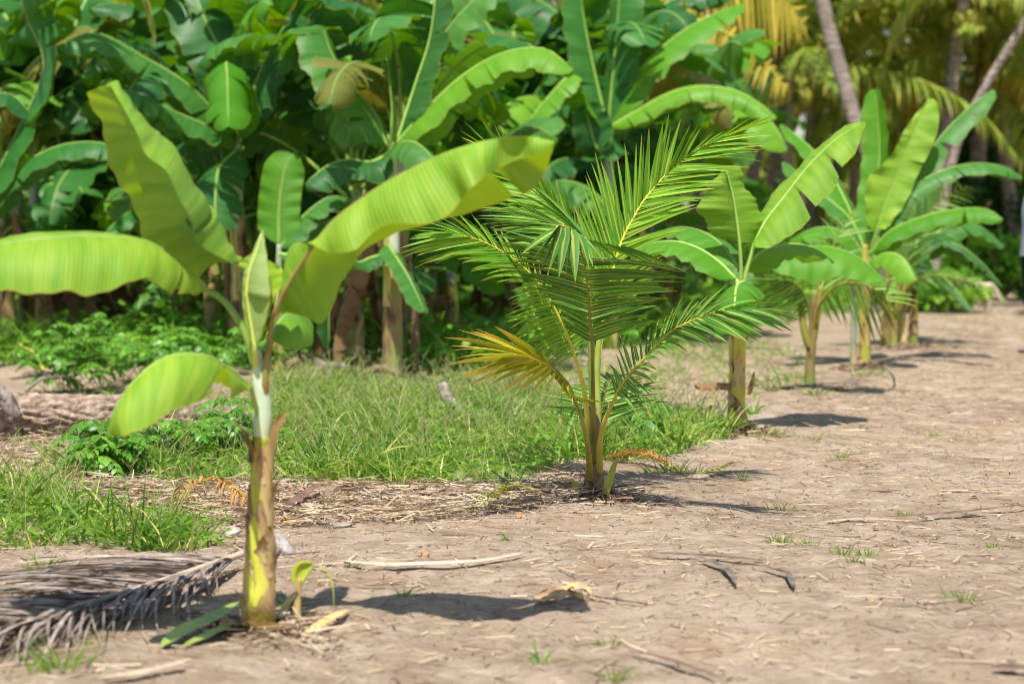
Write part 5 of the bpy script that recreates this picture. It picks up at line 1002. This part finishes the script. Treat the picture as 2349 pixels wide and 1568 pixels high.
mb.strips(Pc, nrm(rs.normal(0, .4, (n, 3))+np.array([0, 0, 1.])), .0068*P_PALM(np.linspace(0, 1, 9))[None]*rs.uniform(.6, 1.2, (n, 1)), fold=.5, twist=rs.uniform(-.9, .9, (n, 1))*np.linspace(0, 1, 9)[None])
mb.build('leaflets', M['dead_grey'], o); mb = MB(); mb.tube(rc+np.array([0, -.004, .010]), .013*np.linspace(1, .4, 60), 8); mb.build('rachis', M['dead_tan'], o)

def ground_frond(pts, n, L, W, label, mats, u0=.3, spread=.8, hang=.3, r0=.008, bias=0., side_l=(1, 1)):
    c = cr(GU(pts), 40); o = thing('fallen_frond', c[0], label, 'fallen frond'); T = nrm(np.gradient(c, axis=0)); mb = MB()
    for sd in (0, 1):
        u = np.linspace(u0, 1, n); b = samp(c, u); t = samp(T, u); B = nrm(np.cross(t, [0, 0, 1.]))*(1, -1)[sd]
        mb.blades(b, t*np.interp(u, [u0, 1], [.5, 1.2])[:, None]+B*spread+np.array([0, 0, .5])+rs.normal(0, .1, (n, 3)), nrm(rs.normal(0, .3, (n, 3))+np.array([0, 0, 1.])), L*side_l[sd]*rs.uniform(.7, 1.1, n), W, 7, hang, prof=P_PALM, fold=.4)
    mb.build('leaflets', mats[0], o); mb = MB(); mb.tube(c, r0*np.linspace(1, .3, 40), 6); mb.build('rachis', mats[1], o); return o
ground_frond([(370, 1208, .01), (410, 1185, .05), (445, 1162, .10), (500, 1158, .11), (560, 1180, .07)], 22, .13, .007, 'small orange dead frond arching over the straw left of the nearest stem', (M['palm_orange'], M['rachis']), .3, .6, .42)
ground_frond([(1245, 1142, .02), (1200, 1137, .045), (1165, 1142, .05), (1140, 1152, .03), (1095, 1168, .01)], 12, .12, .006, 'small green-yellow fallen frond lying left of the sharp palm\'s foot', (M['palm_olive'], M['rachis_olive']), .45, .3, .25)
ground_frond([(1560, 1085, .01), (1520, 1078, .04), (1475, 1068, .06), (1420, 1062, .04)], 20, .14, .006, 'orange dead frond lying in the grass right of the palm stem', (M['palm_orange'], M['rachis']), .15, .6, .3)
ground_frond([(100, 905, .18), (80, 890, .26), (50, 885, .30)], 3, .05, .012, 'cut yellow-green frond stub growing on top of the log', (M['rachis_green'], M['rachis']), .1, .4, .0, .012)

# husks and stones
def husk(px, by, rx, rz, label, m_, rot=.4, ry=None, name='coconut_husk', cat='coconut husk', inner=None):
    g = G(px, by); o = thing(name, g, label, cat); ry = ry or rx*.6
    U, Vv = np.meshgrid(np.linspace(0, math.pi, 16), np.linspace(0, math.pi*1.25, 20), indexing='ij'); rr = 1+.12*np.sin(Vv*7)*np.sin(U)+.06*rs.normal(0, 1, U.shape)
    x, y_, z_ = rx*np.cos(U)*(1+.2*np.sin(Vv)), ry*np.sin(U)*np.cos(Vv)*rr, rz*np.sin(U)*np.sin(Vv)*rr
    cr_, sr_ = math.cos(rot), math.sin(rot); p = np.stack([x*cr_-z_*sr_*.3, y_, z_*cr_+x*sr_+rz*.35], -1)+g; p[..., 2] = np.maximum(p[..., 2], g[2]-.01)
    mb = MB(); mb.grid(p, np.stack([U, Vv, U*0+.5], -1)); q = (p-p.mean((0, 1)))*.86+p.mean((0, 1)); mb.build('shell', M[m_], o)
    mb = MB(); mb.grid(q, np.stack([U, Vv, U*0+.3], -1)); mb.build('inner_fibre', M[inner or 'husk'], o)
    mb = MB(); n = 60; i = rs.randint(0, 16, n), rs.randint(0, 20, n); mb.blades(p[i], rs.normal(0, 1, (n, 3)), nrm(rs.normal(0, 1, (n, 3))), rs.uniform(.02, .06, n), .0008, 4, .3, across=2); mb.build('fibre', M['husk'], o)
    return o
husk(646, 1272, .055, .06, 'bleached whitish split coconut husk right of the nearest stem', 'husk_white', -.7)
husk(530, 1232, .04, .03, 'small dark split husk left of the nearest stem', 'husk_white', .3)
husk(1308, 1082, .075, .03, 'brown curved coconut husk lying at the left of the palm stem', 'husk', .1, inner='husk_orange')
husk(1300, 1125, .03, .02, 'small reddish torn husk at the palm\'s left foot', 'husk_orange', .5)
husk(1600, 1100, .05, .022, 'low dark weathered husk behind the palm\'s shadow', 'husk', .1)
def stone(px, by, r, label, m_='rock', name='stone', cat='stone', fl=.5):
    g = G(px, by); U, Vv = np.meshgrid(np.linspace(.01, math.pi-.01, 10), np.linspace(0, 2*math.pi, 14, endpoint=False), indexing='ij'); rr = r*(1+.2*np.sin(U*3+Vv*2)+.08*rs.normal(0, 1, U.shape))
    mb = MB(); mb.grid(np.stack([rr*np.sin(U)*np.cos(Vv)*1.3, rr*np.sin(U)*np.sin(Vv), rr*fl*np.cos(U)+r*fl*.5], -1), np.stack([U, Vv, U*0+.5], -1), close=True); o = mb.build(name, M[m_]); o.location = tuple(g); return tag(o, label, cat)
stone(785, 1208, .035, 'flat pale grey stone on the straw right of the nearest stem', fl=.35); stone(740, 1200, .022, 'small pale stone left of the flat pale one', fl=.4)
stone(975, 1276, .014, 'small round brown nut on the dirt left of centre', 'husk_orange', 'nut', 'nut', .9); stone(1190, 1188, .011, 'tiny reddish nut at the tip of the palm\'s shadow', 'husk_orange', 'nut', 'nut', .9)
stone(870, 1196, .02, 'small grey stone in the straw', fl=.4)

# ================================================================ banana sucker beside the nearest plant
g = G(682, 1428); ds = g[1]; o = thing('banana_sucker', g, 'small banana sucker with one pale yellow-green rolled leaf right of the nearest stem', 'banana sucker')
mb = MB(); stem_tube(mb, [g-np.array([0, 0, .02]), P(682, 1395, ds), P(684, 1350, ds), P(688, 1325, ds)], [.017, .014, .010, .006], 10, .15, 16); mb.build('stem', M['sheath'], o)
loft_leaf(o, A_([(683, 1352, ), (676, 1325), (680, 1303), (692, 1290), (716, 1291)], ds), A_([(681, 1352), (668, 1325), (672, 1300), (690, 1286), (717, 1287)], ds-.0), A_([(686, 1352), (699, 1335), (709, 1315), (716, 1300), (719, 1291)], ds-.0), (M['leaf_lime'], M['petiole_yellow']), bulge=(.1, .25), rip=0, nu=24, rad=.004, z=1.)
mb = MB()
for pts in [[(690, 1345), (705, 1320), (718, 1300), (735, 1292)], [(735, 1296), (755, 1315), (764, 1350), (766, 1400)]]:
    c = cr([P(x, y, ds) for x, y in pts], 12); mb.strips(c[None], np.array([[.2, -1, .2]]), (.0025*P_LEAF(np.linspace(.2, 1, 12)))[None], fold=.2)
mb.build('dry_leaf', M['rachis_green'], o)
g = G(668, 1392); tuft(662, 1392, .08, 14, 'tiny yellow-green sprout at the foot of the nearest stem', .006, .02)

# ================================================================ dog and person
def skin_obj(name, pts, edges, radii, material, parent, root=0, sub=2):
    me = bpy.data.meshes.new(name); org = np.array(parent['_o']); me.from_pydata([tuple(np.array(p)-org) for p in pts], edges, []); o = bpy.data.objects.new(name, me); COL.objects.link(o); o.parent = parent
    sk = o.modifiers.new('skin', 'SKIN'); 
    if not me.skin_vertices: me.attributes.new('skin', 'FLOAT', 'POINT')
    for i, v in enumerate(me.skin_vertices[0].data):
        r = radii[i]; v.radius = r if isinstance(r, tuple) else (r, r); v.use_root = (i == root)
    sk.use_smooth_shade = True; s = o.modifiers.new('sub', 'SUBSURF'); s.levels = sub; s.render_levels = sub
    me.materials.append(material); return o
def bake(o):
    dg = bpy.context.evaluated_depsgraph_get(); me = bpy.data.meshes.new_from_object(o.evaluated_get(dg)); o.modifiers.clear(); o.data = me
def chain(specs):
    pts, ed, rad = [], [], []
    for parent, p, r in specs:
        if parent is not None: ed.append((parent, len(pts)))
        pts.append(p); rad.append(r)
    return pts, ed, rad
M['fur'] = plain('cream_fur', [(.3, (.52, .36, .20)), (.5, (.68, .53, .37)), (.7, (.78, .68, .55))], 6, rough=.9, bs=.3)
M['skin'] = plain('skin', [(.3, (.50, .24, .16)), (.7, (.58, .30, .21))], 8, rough=.55, bs=.1)
M['shirt'] = plain('pale_grey_shirt', [(.3, (.22, .24, .29)), (.7, (.30, .33, .39))], 6, rough=.85)
M['shorts'] = plain('navy_shorts', [(.3, (.008, .015, .035)), (.7, (.015, .025, .05))], 10, rough=.85)
M['hair'] = plain('dark_hair', [(.3, (.02, .013, .01)), (.7, (.06, .04, .03))], 30, (1, 1, .3), rough=.6)
M['shoe'] = plain('grey_shoes', [(.3, (.18, .18, .19)), (.7, (.3, .3, .31))], 12, rough=.8)
M['dark'] = plain('dark_nose', [(.3, (.01, .01, .01)), (.7, (.02, .02, .02))], 12, rough=.4)
gd = G(2238, 716); ang = R(200)
dog = thing('dog', gd, 'cream-coloured dog standing at the edge of the path half hidden behind drooping leaves', 'dog')
def dv(f, s, z): return gd+np.array([-f*.94-s*.34, f*.34-s*.94, z])*1.0
sp = chain([(None, dv(0, 0, .33), (.075, .085)), (0, dv(.12, 0, .32), (.085, .10)), (1, dv(.23, 0, .34), (.075, .095)), (2, dv(.31, 0, .37), (.045, .055)), (3, dv(.37, 0, .36), (.05, .05)), (4, dv(.43, 0, .33), (.028, .028)), (5, dv(.48, 0, .31), (.02, .02)),
            (0, dv(-.12, 0, .34), (.07, .08)), (7, dv(-.20, 0, .35), (.03, .03)), (8, dv(-.27, 0, .27), (.022, .022)), (9, dv(-.31, 0, .17), (.022, .022)), (10, dv(-.38, 0, .15), (.015, .015)),
            (2, dv(.22, .06, .24), (.035, .035)), (12, dv(.22, .065, .13), (.022, .022)), (13, dv(.23, .065, .02), (.018, .018)), (14, dv(.26, .065, .012), (.016, .014)),
            (2, dv(.20, -.06, .24), (.035, .035)), (16, dv(.17, -.065, .13), (.022, .022)), (17, dv(.16, -.065, .02), (.018, .018)), (18, dv(.19, -.065, .012), (.016, .014)),
            (7, dv(-.12, .06, .24), (.045, .05)), (20, dv(-.19, .065, .14), (.024, .024)), (21, dv(-.16, .065, .02), (.018, .018)), (22, dv(-.13, .065, .012), (.016, .014)),
            (7, dv(-.10, -.06, .24), (.045, .05)), (24, dv(-.15, -.065, .14), (.024, .024)), (25, dv(-.11, -.065, .02), (.018, .018)), (26, dv(-.08, -.065, .012), (.016, .014))])
bd = skin_obj('body', *sp, M['fur'], dog); bake(bd)
for s in (1, -1):
    mb = MB(); e = cr([dv(.35, .03*s, .40), dv(.34, .06*s, .40), dv(.36, .075*s, .33)], 8); mb.strips(e[None], np.array([[-1, .3, .5]]), (.025*P_LEAF(np.linspace(.2, 1, 8)))[None], fold=.2); mb.build('ear', M['fur'], dog)
mb = MB(); tt = np.linspace(-1, 1, 7); mb.tube(dv(.50, 0, .312)+np.stack([tt*.012, 0*tt, 0*tt], 1), .011*np.sqrt(np.clip(1-tt**2, .05, 1)), 8); mb.build('nose', M['dark'], dog)
for s in (1, -1):
    mb = MB(); mb.tube(dv(.415, .022*s, .355)+np.stack([tt*.006, 0*tt, 0*tt], 1), .006*np.sqrt(np.clip(1-tt**2, .05, 1)), 8); mb.build('eye', M['dark'], dog)

gp = G(2405, 804); X0, Y0 = 4.66, 21.5; gp = np.array([X0, Y0, float(gz(X0, Y0))])
per = thing('person', gp, 'person in pale grey shirt and navy shorts cut by the right edge of the picture', 'person')
V_ = lambda x, y, z: gp+np.array([y, -x, z])
sp = [(None, V_(0, 0, .93), (.13, .10)), (0, V_(0, 0, 1.08), (.125, .095)), (1, V_(0, 0, 1.26), (.15, .10)), (2, V_(0, 0, 1.40), (.12, .08)), (3, V_(0, .0, 1.48), (.055, .055)), (4, V_(0, .01, 1.56), (.06, .065)), (5, V_(0, .015, 1.64), (.075, .09)), (6, V_(0, .0, 1.72), (.06, .07))]
for s in (-1, 1):
    n0 = len(sp); sp += [(0, V_(.10*s, 0, .84), (.085, .09)), (n0, V_(.10*s, 0, .48), (.055, .058)), (n0+1, V_(.10*s, -.02, .33), (.052, .055)), (n0+2, V_(.10*s, -.01, .09), (.036, .04)), (n0+3, V_(.10*s, .05, .04), (.04, .03)), (n0+4, V_(.11*s, .15, .03), (.038, .022))]
    n1 = len(sp); sp += [(3, V_(.17*s, 0, 1.40), (.055, .055)), (n1, V_(.20*s, .03, 1.12), (.04, .042)), (n1+1, V_(.13*s, .22, 1.12), (.03, .032)), (n1+2, V_(.085*s, .28, 1.14), (.028, .018)), (n1+3, V_(.06*s, .32, 1.15), (.03, .014))]
    for f, (dx, dz, l) in enumerate([(-.025, .02, .05), (-.012, .03, .062), (.002, .035, .066), (.014, .028, .06)]):
        k = len(sp); sp += [(n1+4, V_(.06*s+dx*.6*s, .34, 1.15+(f-1.5)*-.016), .008), (k, V_(.05*s+dx*.3*s, .34+l*.5, 1.15+(f-1.5)*-.018), .0075), (k+1, V_((.05+dx)*s*.6, .335+l*.75, 1.14+(f-1.5)*-.018), .006)]
    k = len(sp); sp += [(n1+3, V_(.06*s, .27, 1.165), .010), (k, V_(.045*s, .30, 1.185), .0085), (k+1, V_(.035*s, .325, 1.19), .007)]
bd = skin_obj('body', *chain(sp), M['skin'], per); bake(bd)
def shell(name, rings, material, k=24):
    mb = MB(); a = np.linspace(0, 2*math.pi, k, endpoint=False); P_ = np.array([[V_(cx+rx*math.cos(q)*(1+.02*math.sin(3*q+i)), cy+ry*math.sin(q), z) for q in a] for i, (z, cx, cy, rx, ry) in enumerate(rings)]); Uu, Aa = np.meshgrid(np.linspace(0, 1, len(rings)), a, indexing='ij'); mb.grid(P_, np.stack([Uu, Aa, Uu*0+.5], -1), close=True); return mb.build(name, material, per)
shell('shirt', [(.885, 0, 0, .192, .145), (1.0, 0, 0, .178, .135), (1.15, 0, 0, .172, .128), (1.3, 0, 0, .19, .13), (1.40, 0, 0, .185, .11), (1.45, 0, 0, .13, .09), (1.475, 0, 0, .07, .068)], M['shirt'])
for s in (-1, 1):
    mb = MB(); mb.tube(cr([V_(.15*s, 0, 1.41), V_(.19*s, .01, 1.30), V_(.205*s, .02, 1.16)], 8), [.07, .069, .066, .064, .062, .062, .062, .062], 14, cap=False); mb.build('sleeve', M['shirt'], per)
    shell('shorts_leg', [(.46, .10*s, 0, .088, .088), (.65, .10*s, 0, .095, .10), (.80, .095*s, 0, .10, .115), (.92, .085*s, 0, .10, .12)], M['shorts'])
    mb = MB(); mb.tube(cr([V_(.10*s, -.06, .045), V_(.10*s, .03, .05), V_(.11*s, .12, .04), V_(.112*s, .19, .03)], 8), [.035, .05, .052, .05, .048, .045, .04, .025], 12); mb.build('shoe', M['shoe'], per)
    mb = MB(); mb.tube(V_(.03*s, .095, 1.645)+np.stack([tt*.012, 0*tt, 0*tt], 1), .010*np.sqrt(np.clip(1-tt**2, .05, 1)), 8); mb.build('eye', M['dark'], per)
    mb = MB(); mb.tube(V_(.082*s, .005, 1.635)+np.stack([0*tt, 0*tt, tt*.03], 1), .014*np.sqrt(np.clip(1-tt**2, .05, 1)), 8); mb.build('ear', M['skin'], per)
mb = MB(); mb.tube(cr([V_(0, .10, 1.655), V_(0, .118, 1.625), V_(0, .10, 1.612)], 6), .012, 8); mb.build('nose', M['skin'], per)
mb = MB(); mb.tube(cr([V_(-.025, .085, 1.585), V_(0, .093, 1.583), V_(.025, .085, 1.585)], 6), .006, 6); mb.build('mouth', M['shorts'], per)
U, Vv = np.meshgrid(np.linspace(.02, 1.9, 12), np.linspace(0, 2*math.pi, 24, endpoint=False), indexing='ij'); pg = np.stack([.088*np.sin(U)*np.cos(Vv), .10*np.sin(U)*np.sin(Vv)-.012-.02*(U/1.9), .095*np.cos(U)+1.675+.0*U+.03*np.sin(Vv)*(U > 1.2)], -1); pg = np.stack([pg[..., 1], -pg[..., 0], pg[..., 2]], -1)+gp
mb = MB(); mb.grid(pg, np.stack([U, Vv, U*0+.5], -1), close=True); mb.build('hair', M['hair'], per)

for o in bpy.data.objects:
    if '_o' in o.keys(): del o['_o']
print('OBJECTS', len(bpy.data.objects))
